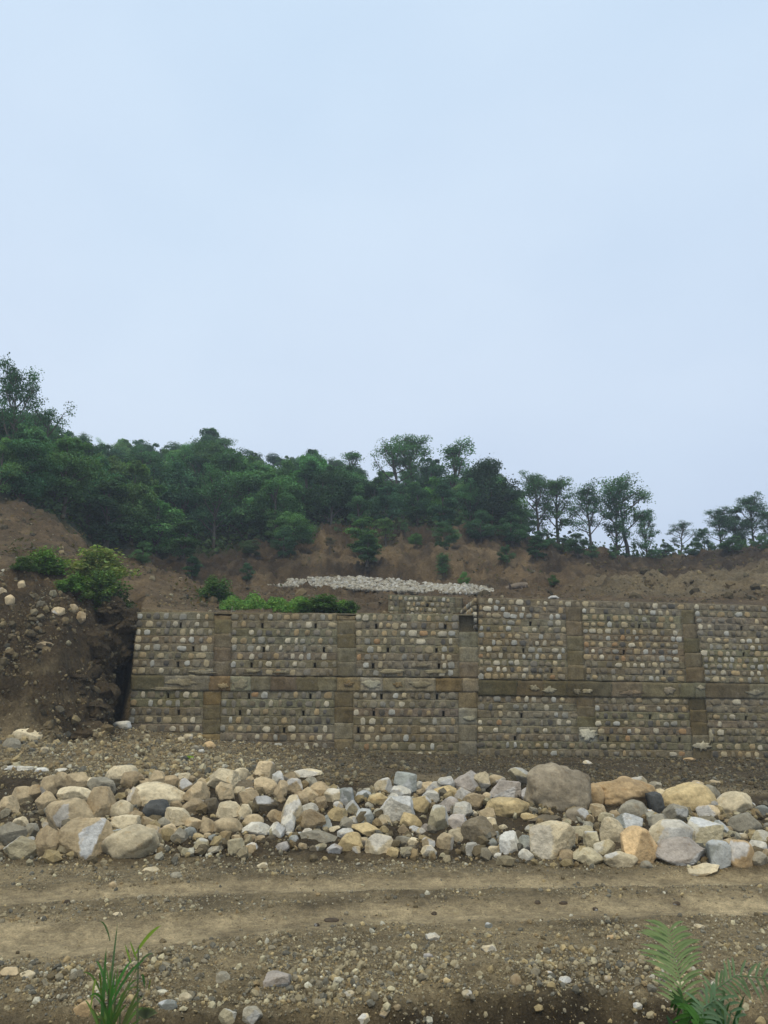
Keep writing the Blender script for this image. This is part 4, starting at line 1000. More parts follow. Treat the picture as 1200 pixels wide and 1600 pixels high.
# single stones elsewhere
def lone(px, py, w, h, c, sh, label, roll=0, group=None, name='rock', **kw):
    o, p = place_rock(px, py, w, h, c, sh, roll, name=name, **kw); o['label'] = label
    if group: o['group'] = group
    return o
GB = 'stones lodged in the cut earth bank'
for a in [(45,1153,52,24,'L','f','big pale yellow slab lying at the foot of the earth bank',-6),(18,1166,28,22,'G','a','grey rock leaning on the pale yellow slab below the earth bank',0),
          (191,1136,28,16,'W','r','pale round boulder at the bottom corner of the stone wall',0),(327,1166,18,13,'O','r','orange round boulder at the wall foot beside a concrete column',0),
          (90,956,22,13,'T','r','tan oval boulder lodged in the bank below the small bush',0),(113,952,18,14,'T','r','brownish boulder just right of the tan oval one in the bank',0),
          (156,960,18,12,'W','k','white squared stone in the bank under the large bush',0),(34,914,12,13,'T','p','tan upright stone on the bank top above two rounded boulders',0),
          (15,938,15,15,'T','r','rounded tan boulder lowest of the pair by the bank edge',0),(3,927,14,15,'T','r','rounded tan boulder higher of the pair by the bank edge',0),
          (197,940,10,7,'O','r','small orange stone high on the bank right of the large bush',0),(208,1001,8,8,'W','r','small white stone beside the upper left corner of the wall',0),
          (127,967,14,20,'B','a','brown angular stone below the brownish boulder in the bank',0),(70,1008,22,10,'B','f','flat brown ledge stone low in the earth bank face',0)]:
    px, py, w, h, c, sh, lab, roll = a
    lone(px, py, w, h, c, sh, lab, roll, GB, ground=0.1)
GS = 'pale stones strewn on the scree'
for a in [(15,1201,22,8,'W','f','leftmost white flat slab on the ledge behind the heap'),(38,1201,28,8,'W','f','longest white flat slab on the ledge behind the heap'),(64,1204,22,8,'W','f','bluish white flat slab third along the ledge behind the heap'),
          (97,1204,20,6,'W','f','small white flat slab rightmost on the ledge behind the heap'),(283,1156,12,8,'L','r','pale round stone high on the scree under the wall, left of two others'),(294,1152,14,9,'L','r','pale round stone highest on the scree against the wall'),
          (305,1170,13,9,'G','r','pale grey stone on the scree below the two pale round ones'),(315,1174,9,6,'W','r','little white stone on the scree left of the orange boulder'),(70,1172,12,9,'L','r','pale small boulder right of the grey rock below the bank'),
          (1078,1187,18,6,'O','f','bright orange flat stone at the foot of the taller wall'),(918,1192,14,7,'L','f','small pale flat stone on the dark scree above the huge boulder'),(1117,1224,16,9,'T','f','tan flat stone on the scree above the sloping pale boulder')]:
    px, py, w, h, c, sh, lab = a
    lone(px, py, w, h, c, sh, lab, 0, GS)
GR = 'single stones lying on the road and its verge'
for a in [(434,1535,40,23,'P','k','largest lilac-grey stone lying on the gravel in front of the road'),(676,1466,21,14,'W','a','white chip of stone on the gravel beside the wheel track'),(669,1494,15,8,'P','f','small lilac chip below the white one on the gravel'),
          (467,1530,11,9,'Y','r','small yellow pebble right of the lilac-grey stone'),(349,1530,20,17,'G','k','grey and white stone on the gravel left of the lilac-grey one'),(130,1578,27,20,'O','k','orange-tan stone beside the green plant stems'),
          (545,1556,17,12,'L','a','tan chip at the edge of the dark hollow'),(566,1592,24,13,'L','f','pale flat stone at the bottom edge below the tan chip'),(598,1584,20,14,'T','a','tan slanted stone right of the pale flat one at the bottom'),
          (177,1383,12,9,'B','r','brown stone lying alone on the upper wheel track'),(275,1369,18,11,'G','r','grey stone on the road below the heap rubble'),(410,1354,16,10,'L','k','pale block lying in the road in front of the heap'),
          (236,1359,24,7,'L','f','pale thin slab on the road below the pale tan boulder'),(184,1429,15,6,'L','f','pale flat chip on the road above the plant'),(730,1555,16,13,'L','a','pale tan stone above the dark hollow'),
          (733,1551,10,6,'G','a','grey chip beside the pale tan stone above the dark hollow'),(698,1533,12,9,'Y','r','small yellowish stone on the verge left of the fern'),(884,1532,20,10,'W','a','white stone on the gravel left of the fern'),
          (997,1572,14,9,'W','a','white stone in the hollow below the fern'),(950,1530,11,9,'T','r','tan pebble on the verge left of the fern stalk'),(858,1523,13,10,'T','r','tan round stone on the gravel, left of the white one by the fern'),
          (395,1588,28,22,'G','k','grey block at the very bottom edge right of the plant'),(355,1590,26,20,'V','a','olive stone at the very bottom edge beside the grey block'),(1093,1448,16,7,'L','f','pale flat stone on the verge just behind the fern tip'),
          (15,1520,28,14,'T','f','tan flat stone on the verge at the far left'),(41,1525,24,14,'L','r','pale rounded stone right of the tan flat one on the verge'),(763,1448,12,10,'U','a','blue-grey stone on the gravel behind the white chip'),
          (765,1483,24,12,'L','f','pale tan flat stone on the gravel between track and hollow'),(806,1535,16,20,'B','r','brown upright stone on the verge left of the tan round one'),(955,1465,13,7,'O','a','orange chip on the gravel between track and fern'),
          (620,1574,12,8,'B','a','small brown stone among the gravel before the hollow'),(262,1573,30,16,'U','f','blue-grey flat stone right of the green plant stems'),(290,1560,20,14,'L','r','pale stone behind the blue-grey flat one by the plant')]:
    px, py, w, h, c, sh, lab = a
    lone(px, py, w, h, c, sh, lab, 0, GR, ground=0.2)
GC = 'dark clods lying on the road'
for px, py, w, h, lab in [(105,1410,10,7,'dark clod of earth lying in the upper wheel track at left'),(678,1428,8,6,'dark clod of earth in the lower wheel track, mid road'),(840,1411,9,7,'dark clod of earth in the wheel track below the squat wedge'),
                          (880,1412,12,7,'dark long clod of earth right of another clod in the wheel track'),(930,1421,8,6,'small dark clod of earth lowest in the wheel track'),(1057,1412,11,6,'dark clod of earth in the wheel track towards the fern'),
                          (518,1438,22,6,'dark flat clod of earth between the wheel tracks'),(495,1446,8,6,'dark round clod of earth below the flat clod')]:
    o = lone(px, py, w, h, 'K', 'r', lab, 0, GC, name='clod'); o['category'] = 'clod'; o.color = (0.10, 0.075, 0.05, 1)
# lumps of earth that hang over the hollow at the wall's end, and break up the corner of the bank
parts, n = [], 0
eo = random.Random(4)
for px, py, w, h, Y in [(189,978,62,46,32.6),(172,1000,44,62,31.4),(204,966,34,30,33.2),(202,975,30,44,31.7),(198,1004,24,52,31.9),(186,1010,30,60,31.6),(160,1040,34,60,30.2),(176,955,52,34,31.6),(158,1090,30,60,29.0),(150,1010,40,60,29.6),(164,1120,36,34,28.4),(140,1062,30,44,28.6),(178,1024,26,40,31.9),(150,1120,34,40,27.6),
                        (112,1132,56,50,26.6),(128,1150,70,40,26.2),(95,1120,40,40,26.2),(60,1110,44,40,26.2),(25,1100,40,44,26.0),(120,1080,34,40,27.4),(80,1060,36,36,27.0),(40,1040,40,36,26.9)]:
    m = mpp(py, Y); me = rock_mesh('tmp', int(px * 3 + py), (w * m * 1.1, 1.3, h * m * 1.15), 'r', 5)
    v = np.array([q.co[:] for q in me.vertices]); f = np.array([q.vertices[:] for q in me.polygons]); bpy.data.meshes.remove(me)
    v = v + np.array(at(px, py, Y + (0.35 if px < 150 else 0)))
    of = 3.3; q3 = v * np.array((0.9, 0.9, 2.4))
    v = v + 0.42 * np.stack([perlin(q3 + of), perlin(q3 + of + 31), 0.5 * perlin(q3 + of + 57)], -1) + 0.20 * np.stack([perlin(q3 * 2.4 + of), perlin(q3 * 2.4 + of + 31), perlin(q3 * 2.4 + of + 57)], -1) + 0.07 * np.stack([perlin(v * 6 + of), perlin(v * 6 + of + 31), perlin(v * 6 + of + 57)], -1)
    parts.append((v, f))
V, F = joined(parts)
q_ = npr.integers(0, len(V), 5200); sz = np.clip(0.035 + 0.04 * npr.pareto(2.4, len(q_)), 0.035, 0.3)
scatter('bank_crumbs', V[q_], sz, pick_cols(len(q_), [3, 2, 1, 1, 1, 6, 10, 0.2], 0.55), fine=0.09)
tag(link('earth_bank', mesh_np('earth_bank', V, F, True, np.array((0.078, 0.055, 0.028)) * (1 + 0.5 * perlin(V * 1.1)[:, None])), M_SOIL), kind='structure')
# broken log and rubbish on the terrace above the wall
def tube(path, radii, sides=7):
    V, F = [], []
    for i, p in enumerate(path):
        p = Vector(p); d = (Vector(path[min(i + 1, len(path) - 1)]) - Vector(path[max(i - 1, 0)])).normalized()
        a = d.cross(Vector((0.31, 0.9, 0.2)) if abs(d.y) < 0.8 else Vector((1, 0, 0))).normalized(); b = d.cross(a)
        for k in range(sides):
            t = 2 * math.pi * k / sides; V.append(tuple(p + (a * math.cos(t) + b * math.sin(t)) * radii[i]))
    for i in range(len(path) - 1):
        for k in range(sides):
            k2 = (k + 1) % sides; F.append((i * sides + k, i * sides + k2, (i + 1) * sides + k2, (i + 1) * sides + k))
    return np.array(V), np.array(F)
def capped(V, F, sides):
    n = len(V)
    V = np.concatenate([V, [V[:sides].mean(0)], [V[-sides:].mean(0)]])
    E = [(k, n, n, (k + 1) % sides) for k in range(sides)]
    return V, F
g = hit(808, 922); Y = g.y
lg = tag(empty('fallen_log', g), 'broken brown log lying tilted on the terrace above the taller wall', 'log', kind='thing')
v, f = tube([at(788, 921, Y), at(798, 917.5, Y - .1), (at(810, 915, Y - .2)), at(823, 914, Y)], [0.10, 0.17, 0.19, 0.17], 8)
link('trunk', mesh_np('trunk', v, f, True), M_BARK, lg, (0.20, 0.16, 0.115))
for k, (a, b) in enumerate([((798, 919), (796, 912)), ((813, 917), (817, 922)), ((820, 915), (822, 921))]):
    v, f = tube([at(*a, Y - .2), at(*b, Y - .35)], [0.09, 0.05], 6)
    link('stub', mesh_np('stub', v, f, True), M_BARK, lg, (0.13, 0.10, 0.075))
g = hit(866, 936); Y = g.y
v, f = tube([at(857, 935.5, Y), at(861, 933.2, Y), at(868, 932.6, Y), at(873, 935.5, Y)], [0.05, 0.07, 0.07, 0.05], 6)
tag(link('branch', mesh_np('branch', v, f, True), M_BARK, None, (0.52, 0.50, 0.45)), 'bleached white bent branch lying on the edge of the taller wall', 'branch')
for px, h, lab in [(971, 9, 'thin rusty steel bar sticking up from the wall top, leftmost'), (976, 7, 'thin rusty steel bar right beside the leftmost one on the wall'), (1112, 6, 'thin short steel bar on the wall top near the right column'), (1118, 7, 'thin steel bar on the wall top, second near the right column'),
                   (1124, 7, 'thin steel bar on the wall top, third near the right column'), (359, 12, 'thin stake standing on the lower wall top over a column')]:
    base = plane_pt(px, 949 if px > 1000 else 943 if px > 900 else 958, 1); base.y += 0.35
    v, f = tube([base - Vector((0, 0, .1)), base + Vector((0.02, 0, h * mpp(945, 31.5)))], [0.018, 0.015], 5)
    tag(link('steel_bar' if px > 900 else 'stake', mesh_np('bar', v, f, True), M_BARK, None, (0.12, 0.09, 0.07) if px > 900 else (0.30, 0.27, 0.2)), lab, 'bar' if px > 900 else 'stake', 'bars left standing on top of the wall')

# ------------------------------------------------------------------ trees and plants
def leaves(P, Nn, size, r, elong=2.0, droop=0.0):
    """one bent leaf-spray quad at every point, its normal near Nn"""
    n = len(P)
    nn = Nn + r.normal(size=(n, 3)) * 0.55; nn /= np.linalg.norm(nn, axis=1)[:, None]
    t = np.cross(nn, r.normal(size=(n, 3))); t /= np.linalg.norm(t, axis=1)[:, None] + 1e-9
    t[:, 2] -= droop; t /= np.linalg.norm(t, axis=1)[:, None] + 1e-9
    s = np.cross(nn, t)
    L = size * r.uniform(0.6, 1.3, n); L = L[:, None]
    a = P - t * L * 0.5; c = P + t * L * 0.5 - nn * L * 0.12; b = P + s * L * 0.5 / elong * 1.6 + nn * L * 0.06; d = P - s * L * 0.5 / elong * 1.6 + nn * L * 0.06
    V = np.stack([a, b, c, d], 1).reshape(-1, 3)
    return V, np.arange(n * 4).reshape(n, 4)
def sph(r, n):
    v = r.normal(size=(n, 3)); return v / np.linalg.norm(v, axis=1)[:, None]
def make_tree(seed, style):
    """unit-high tree: returns (trunk mesh, crown mesh)"""
    r = np.random.default_rng(seed); q = random.Random(seed)
    wood, lumps = [], []                                   # lumps: centre, radius, leaf count
    if style in ('dense', 'round', 'tall', 'bushy'):
        rx, rz, zc, n = {'dense': (0.34, 0.46, 0.54, 27), 'round': (0.42, 0.45, 0.54, 30), 'tall': (0.20, 0.49, 0.51, 24), 'bushy': (0.46, 0.50, 0.48, 30)}[style]
        wood.append(tube([(0, 0, -0.04), (q.uniform(-.02, .02), 0, 0.2), (q.uniform(-.04, .04), q.uniform(-.03, .03), 0.5), (0, 0, 0.8)], [0.028, 0.022, 0.015, 0.006], 7))
        for k in range(n):
            d = sph(r, 1)[0]; u = q.uniform(0.55, 0.92)
            c = np.array([d[0] * rx * u, d[1] * rx * u, zc + d[2] * rz * u])
            if c[2] < 0.08: c[2] = 0.08 + q.random() * 0.1
            tap = 1 - 0.45 * max(0, (c[2] - zc) / rz); c[:2] *= tap
            lumps.append((c, q.uniform(0.07, 0.18) * (0.75 if style == 'tall' else 1), 400))
        for k in range(5):
            c = np.array([q.uniform(-.4, .4) * rx, q.uniform(-.4, .4) * rx, q.uniform(0.86, 0.97)]); lumps.append((c, q.uniform(0.04, 0.08), 210))
        for k in range(9):
            c = lumps[k][0]; z0 = max(0.1, c[2] - 0.2)
            wood.append(tube([(0, 0, z0), tuple(c * 0.5 + np.array([0, 0, z0 * 0.5 + 0.03])), tuple(c)], [0.012, 0.008, 0.003], 5))
    else:                                                  # open: limbs carry separate tufts with sky between
        wid, first, nl, ntf, rad = {'open': (0.29, 0.20, 17, 5, 0.090), 'feather': (0.21, 0.12, 19, 5, 0.080), 'sparse': (0.32, 0.32, 12, 5, 0.085), 'slim': (0.13, 0.15, 14, 3, 0.085)}[style]
        lean = q.uniform(-0.08, 0.08)
        sp = [(0, 0, -0.04)] + [(lean * z + q.uniform(-.012, .012), q.uniform(-.012, .012), z) for z in (0.15, 0.3, 0.5, 0.7, 0.9)]
        wood.append(tube(sp, [0.024, 0.02, 0.017, 0.012, 0.008, 0.003], 7))
        for k in range(nl):
            z0 = first + (0.88 - first) * k / nl; az = k * 2.4 + q.uniform(-.5, .5)
            ln = wid * (1.0 - 0.55 * (z0 - first) / (1 - first)) * q.uniform(0.65, 1.15); up = q.uniform(0.14, 0.36)
            base = np.array([lean * z0, 0, z0]); end = base + np.array([math.cos(az) * ln, math.sin(az) * ln, up])
            if end[2] > 0.97: end[2] = 0.97
            midp = base * 0.5 + end * 0.5 + np.array([0, 0, -0.02])
            wood.append(tube([tuple(base), tuple(midp), tuple(end)], [0.010, 0.007, 0.002], 5))
            for j in range(ntf):
                f = q.uniform(0.45, 1.08); c = base + (end - base) * f + r.normal(size=3) * 0.045
                lumps.append((c, rad * q.uniform(0.7, 1.3), 52 if style == 'sparse' else 80))
                wood.append(tube([tuple(base + (end - base) * min(f, 1) * 0.85), tuple(c)], [0.004, 0.0015], 4))
        for j in range(5): lumps.append((np.array([lean + q.uniform(-.05, .05), q.uniform(-.05, .05), q.uniform(0.86, 0.97)]), rad * 0.9, 110))
    P, Nn, tint = [], [], []
    for c, rad, n in lumps:
        d = sph(r, n); d[:, 2] = np.where(d[:, 2] < -0.3, -d[:, 2] * 0.6, d[:, 2]); d /= np.linalg.norm(d, axis=1)[:, None]
        u = r.uniform(0, 1, n) ** (0.28 if n > 200 else 0.5)
        u = np.where((r.uniform(0, 1, n) < 0.12) & (n > 200), u * r.uniform(1.05, 1.5, n), u)
        P.append(c + d * (rad * u)[:, None] * np.array([1.05, 1.05, 0.95])); Nn.append(d * 0.6 + np.array([0, 0, 0.7])); tint.append(np.full(n, q.uniform(0.62, 1.42)))
    P, Nn, tint = np.concatenate(P), np.concatenate(Nn), np.concatenate(tint)
    dense = style in ('dense', 'round', 'tall', 'bushy')
    V, F = leaves(P, Nn, 0.027 if dense else 0.020, r)
    tint = tint * r.uniform(0.7, 1.3, len(P))
    col = np.stack([tint * r.uniform(0.9, 1.15, len(P)), tint, tint * r.uniform(0.85, 1.1, len(P))], -1)
    cm = mesh_np('crown', V, F, False, np.repeat(col, 4, 0)); cm.materials.append(M_LEAF)
    V, F = joined(wood); wm = mesh_np('trunk', V, F, True); wm.materials.append(M_BARK)
    return wm, cm
PROTO = {}
for k, (st, n) in enumerate([('dense', 5), ('round', 3), ('tall', 3), ('bushy', 3), ('open', 3), ('feather', 3), ('sparse', 2), ('slim', 2)]):
    PROTO[st] = [make_tree(300 + 20 * k + j, st) for j in range(n)]
first_of = {}
def tree(style, base, h, wf=1.0, color=(0.05, 0.085, 0.035), label=None, cat='tree', group=None, bark=(0.10, 0.085, 0.065), name='tree', rot=None, k=None):
    me = PROTO[style][(rnd.randrange(len(PROTO[style])) if k is None else k)]
    root = empty(name, base); tag(root, label, cat, group, 'thing')
    root.rotation_euler = (0, 0, rnd.uniform(0, 6.28) if rot is None else rot)
    root.scale = (h * wf, h * wf, h)
    for nm, m, c in (('trunk', me[0], bark), ('crown', me[1], color)):
        o = bpy.data.objects.new(nm, m); COL.objects.link(o); o.parent = root; o.color = (*c, 1)
    return root
G1, G2, G3, G4 = (0.080, 0.168, 0.074), (0.060, 0.132, 0.066), (0.120, 0.232, 0.082), (0.048, 0.108, 0.066)
def jit(c, k=0.34):
    m = rnd.uniform(1 - k, 1 + k); return tuple(v * m * rnd.uniform(0.92, 1.08) for v in c)
def ground_at(px, Y, sink=0.05):
    x = (px - 600) / 1200 / 0.985 * Y
    return Vector((x, Y, float(height(np.array([x]), np.array([Y]))[0]) - sink))
# the forest, row behind row; its skyline follows the photograph's
SKY = ([-150, 0, 40, 70, 90, 125, 150, 165, 195, 222, 235, 262, 300, 322, 350, 390, 405, 430, 470, 490, 520, 545, 562, 590, 612, 650, 690, 708, 722, 760, 790, 812, 830],
       [600, 640, 655, 668, 676, 686, 692, 700, 682, 690, 708, 690, 692, 678, 690, 706, 704, 714, 708, 702, 722, 716, 736, 744, 735, 728, 738, 745, 742, 732, 740, 775, 800])
lo = lambda px: np.interp(px, [-400, 0, 60, 100, 200, 300, 400, 500, 640, 700, 760, 830], [50, 50, 50, 55, 63, 65, 68, 67, 67, 69, 72, 79])
FG = 'trees of the green forest covering the hill'
nf = 0
for row in range(8):
    f = row / 7
    px = -140 + rnd.uniform(0, 20)
    while px < 815:
        Y0 = lo(px); Y = Y0 + (116 - Y0) * f ** 1.15 + rnd.uniform(-2.5, 2.5)
        if px > 560: Y = Y0 + (100 - Y0) * f + rnd.uniform(-2, 2)
        b = ground_at(px, Y, 0.2)
        limit = float(np.interp(px, *SKY)) + (rnd.uniform(-3, 6) if f > 0.75 else rnd.uniform(6, 30))
        hmax = CAMZ + tanE(limit) * Y - b.z
        h = min(hmax, rnd.uniform(7.0, 11.5) * (0.85 if row == 0 else 1))
        if h > 2.5:
            st = rnd.choices(['dense', 'round', 'tall', 'bushy', 'open', 'feather', 'slim'], [6, 3, 3, 3, 2, 2, 1])[0]
            to = tree(st, b, h, rnd.uniform(0.85, 1.15), jit(rnd.choice([G1, G1, G2, G2, G3, G4])), None, 'tree', FG); nf += 1
            to['shape_word'] = {'dense': 'full', 'round': 'round-headed', 'tall': 'narrow', 'bushy': 'bushy', 'open': 'airy', 'feather': 'feathery', 'slim': 'slender'}[st]
        px += rnd.uniform(26, 40) * (100 / Y) ** 0.5 * (1.25 if row in (2, 4, 6) else 1.1)
FOREST = [o for o in COL.objects if o.get('group') == FG]
# named trees: px, base row, top row, depth (None: where the base row meets the ground), style, width factor, colour, label
TREES = [
 (8,780,578,50,'open',0.62,G2,'tall airy tree at the far left whose top rises highest above the forest'),
 (60,800,642,56,'sparse',0.8,G2,'thin spreading tree with sparse twigs right of the tallest left tree'),
 (30,785,668,49,'bushy',1.0,G1,'dark dense tree at the left edge, over the brown slope'),
 (95,815,685,53,'dense',1.1,G3,'bright green drooping tree above the top of the brown slope'),
 (-10,770,690,47,'bushy',1.0,G3,'green bushy tree cut by the left edge of the picture'),
 (165,850,745,57,'tall',1.5,G1,'leafy tree at the forest foot above the large bush'),
 (205,856,722,60,'dense',0.9,G3,'lighter green tall tree standing forward at the forest foot'),
 (245,872,762,61,'tall',1.5,G3,'light green layered tree right of the tall one at the forest foot'),
 (288,893,812,58,'tall',1.7,G1,'leafy tree leaning down the bank left of the bare hummock'),
 (648,800,682,88,'open',1.1,G1,'tallest broad airy tree on the skyline in the middle'),
 (622,800,696,86,'sparse',1.2,G1,'thin twiggy tree just left of the tallest middle tree'),
 (676,802,716,86,'dense',0.9,G2,'dark full tree just right of the tallest middle tree'),
 (710,805,692,84,'slim',1.35,G1,'slim pole-like tree with a small tuft on top'),
 (768,830,723,70.5,'round',1.12,(0.036,0.064,0.042),'very dark round-headed tree at the right end of the forest'),
 (545,800,710,86,'slim',1.2,G1,'slender tree rising alone on the skyline between the forest and the tallest tree'),
 (322,780,673,108,'dense',1.0,G2,'broad tree crowning the highest point of the forest hill'),
 (842,846,744,79,'open',1.15,G1,'airy tree with a broad top right of the very dark round tree'),
 (872,850,752,80,'feather',1.2,G1,'airy tree overlapping the broad-topped one on the bank'),
 (923,858,765,76,'open',1.05,G2,'tree with a clear bare stem and open crown, alone on the bank'),
 (962,860,764,76,'feather',0.95,G2,'thin tree with dark leafy stem left of the tall two-headed one'),
 (980,862,746,77,'sparse',1.15,G1,'tallest thin tree on the right bank, sky showing through its crown'),
 (1009,862,800,76,'feather',0.9,G1,'short leafy tree right of the tallest thin tree'),
 (1062,862,818,80,'sparse',1.3,G2,'small spreading tree alone against the sky between two groups'),
 (1100,862,826,80,'bushy',0.9,G2,'low bushy tree at the left end of the right-hand grove'),
 (1125,860,798,82,'open',1.15,G2,'wide tree in the middle of the right-hand grove'),
 (1150,858,793,82,'dense',0.9,G2,'fuller tree inside the right-hand grove'),
 (1175,856,777,82,'open',1.1,G2,'tallest tree of the right-hand grove'),
 (1202,854,800,80,'feather',1.3,G2,'tree cut by the right edge of the picture'),
 (1250,850,780,80,'open',1.1,G2,'open tree outside the grove to the right'),
 (458,862,800,62,'round',1.15,G3,'green spreading tree overhanging the bank at the forest edge'),
 (430,850,806,64,'bushy',1.2,G3,'yellowish green bushy tree above the left bank'),
 (393,862,843,60,'round',1.4,(0.09,0.15,0.075),'small pale green umbrella-shaped tree on the bank crest'),
]
for px, pb, pt, Y, st, wf, c, lab in TREES:
    b = ground_at(px, Y, 0.15) if Y else hit(px, pb)
    h = max(1.2, CAMZ + tanE(pt) * b.y - b.z)
    tree(st, b, h, wf, jit(c, 0.08), lab, 'tree', None)
# saplings and shrubs on the bare bank
SAP = [(565,862,808,'tall',2.0,G3,'light green leafy sapling tallest on the bare bank'),(574,882,832,'tall',1.9,G1,'dark green drooping shrub just below the tallest sapling'),(603,852,812,'slim',2.0,G3,'thin sapling with a small tuft on the bank crest'),
       (650,856,832,'round',1.2,G3,'small round green sapling on a short stem on the bank'),(632,840,815,'feather',1.2,G1,'wispy sapling on the bank crest left of the round sapling'),(692,905,866,'feather',1.3,G1,'wispy dark shrub low on the bank'),
       (695,858,815,'bushy',1.2,G1,'bushy shrub at the top of the bank below the slim tree'),(792,880,852,'bushy',1.1,G2,'dark shrub at the right end of the bank'),(840,874,836,'tall',1.9,G2,'dark climbing shrub on the steep earth right of the forest'),
       (902,872,832,'dense',1.3,G2,'leafy shrub on the slope below the bare-stemmed tree'),(515,868,840,'sparse',1.1,(0.07,0.08,0.05),'greyish wispy shrub on the bank left of the saplings'),(443,870,822,'bushy',1.0,G2,'dark shrub hanging over the bank under the spreading tree'),
       (386,910,880,'dense',1.0,G2,'small dark shrub on the hummock behind the weeds'),(725,918,893,'bushy',0.9,G3,'green shrub growing behind the pale rubble'),(865,917,898,'bushy',1.1,(0.075,0.15,0.05),'bright green fan-leaved shrub near the log'),
       (800,850,800,'bushy',1.2,G2,'dark mass of shrub below the very dark tree'),(752,846,800,'round',1.3,G2,'grey-green shrub under the left side of the very dark tree'),(925,872,850,'bushy',1.2,G1,'low shrub under the bare-stemmed tree'),
       (960,872,852,'bushy',1.0,G1,'low shrub at the foot of the thin trees'),(1018,872,858,'bushy',1.5,G2,'round dark bush right of the thin trees'),(1040,868,848,'bushy',1.6,G2,'dark low bush between the two right-hand groups'),
       (1085,868,846,'bushy',1.8,G1,'wide low bush below the small spreading tree'),(1145,862,838,'bushy',2.0,G1,'wide low bush under the right-hand grove'),(880,862,838,'bushy',1.5,G2,'dark bush under the airy trees'),
       (850,858,828,'bushy',1.3,G2,'dark bush below the broad-topped airy tree'),(1190,858,836,'bushy',1.5,G1,'low bush at the right edge under the grove'),(300,905,868,'tall',1.6,G2,'dark small shrub at the foot of the leaning tree'),
       (222,882,845,'bushy',1.1,G1,'green shrub on the bank below the tall forward tree'),(815,842,790,'bushy',1.1,G2,'bush filling the gap right of the very dark tree')]
for px, pb, pt, st, wf, c, lab in SAP:
    b = hit(px, pb, 40); h = max(0.6, CAMZ + tanE(pt) * b.y - b.z); b.z -= 0.08 * h
    tree(st, b, h * 1.05, wf, jit(c, 0.08), lab, 'shrub', None, name='shrub')
# close bushes made of thin stems and long leaves
def bush_mesh(seed, n_st, leaf, nl, spread=0.55):
    r = np.random.default_rng(seed); q = random.Random(seed); wood, P, Nn = [], [], []
    for k in range(n_st):
        az, tilt = q.uniform(0, 6.28), q.uniform(0.05, 1.0); L = q.uniform(0.6, 1.05) * (1 - 0.25 * tilt)
        d = np.array([math.cos(az) * math.sin(tilt) * spread * 1.6, math.sin(az) * math.sin(tilt) * spread * 1.6, math.cos(tilt)])
        pts = [np.array([q.uniform(-.08, .08), q.uniform(-.08, .08), -0.05]) + d * L * t + np.array([0, 0, -0.25 * t * t * tilt]) for t in (0, 0.4, 0.75, 1.0)]
        wood.append(tube([tuple(p) for p in pts], [0.012, 0.009, 0.006, 0.002], 4))
        t = r.uniform(0.15, 1.02, nl)
        for tt in t:
            i = min(2, int(tt * 3)); a = pts[i] + (pts[i + 1] - pts[i]) * (tt * 3 - i); o = sph(r, 1)[0] * 0.09
            P.append(a + o); Nn.append(o / 0.09 + np.array([0, 0, 0.9]))
    P = np.array(P); V, F = leaves(P, np.array(Nn), leaf, r, 2.4)
    lo_, hi_ = np.percentile(V, 2, 0), np.percentile(V, 98, 0); nrm = np.array([1 / (hi_[0] - lo_[0]), 1 / (hi_[1] - lo_[1]), 1 / hi_[2]]); V = V * nrm; wood = [(v * nrm, f) for v, f in wood]
    t = r.uniform(0.6, 1.35, len(P)); col = np.stack([t * r.uniform(0.85, 1.3, len(P)), t, t * 0.9], -1)
    cm = mesh_np('foliage', V, F, False, np.repeat(col, 4, 0)); cm.materials.append(M_LEAF)
    V, F = joined(wood); wm = mesh_np('stems', V, F, True); wm.materials.append(M_BARK)
    return wm, cm
BUSH = [bush_mesh(500 + k, 46, 0.068, 105) for k in range(3)]
def bush(px, pb, pt, w, color, label, k=0, name='bush', group=None):
    b = hit(px, pb, 20, 80); h = max(0.3, CAMZ + tanE(pt) * b.y - b.z)
    root = tag(empty(name, b), label, 'bush', group, 'thing'); root.rotation_euler = (0, 0, rnd.uniform(0, 6))
    wm = w * mpp(pb, b.y)
    root.scale = (wm, wm, h)
    for nm, m, c in (('stems', BUSH[k][0], (0.10, 0.085, 0.05)), ('foliage', BUSH[k][1], color)):
        o = bpy.data.objects.new(nm, m); COL.objects.link(o); o.parent = root; o.color = (*c, 1)
bush(72, 897, 862, 48, (0.13, 0.24, 0.055), 'bright green bush on top of the earth bank, left of the larger one', 0)
bush(38, 893, 872, 30, (0.085, 0.15, 0.05), 'small dark green weed clump left of the bright bush on the bank', 1)
bush(152, 905, 862, 76, (0.235, 0.30, 0.105), 'large yellowish green feathery bush on the bank top', 1)
bush(152, 940, 898, 66, (0.105, 0.18, 0.052), 'dark green leafy bush hanging over the bank edge', 2)
bush(113, 925, 900, 40, (0.12, 0.23, 0.06), 'mid green bush between the two larger bushes on the bank', 0)
bush(170, 960, 925, 50, (0.045, 0.08, 0.03), 'dark trailing bush lowest on the bank beside the white stone', 1)
bush(335, 938, 907, 46, (0.085, 0.165, 0.05), 'round dark green bush above the left wall beside the weeds', 0)
bush(500, 957, 933, 60, (0.08, 0.16, 0.05), 'dark leafy bush growing over the left wall top', 1)
bush(545, 959, 941, 24, (0.05, 0.105, 0.035), 'small dark bush at the right end of the weeds on the wall', 2)
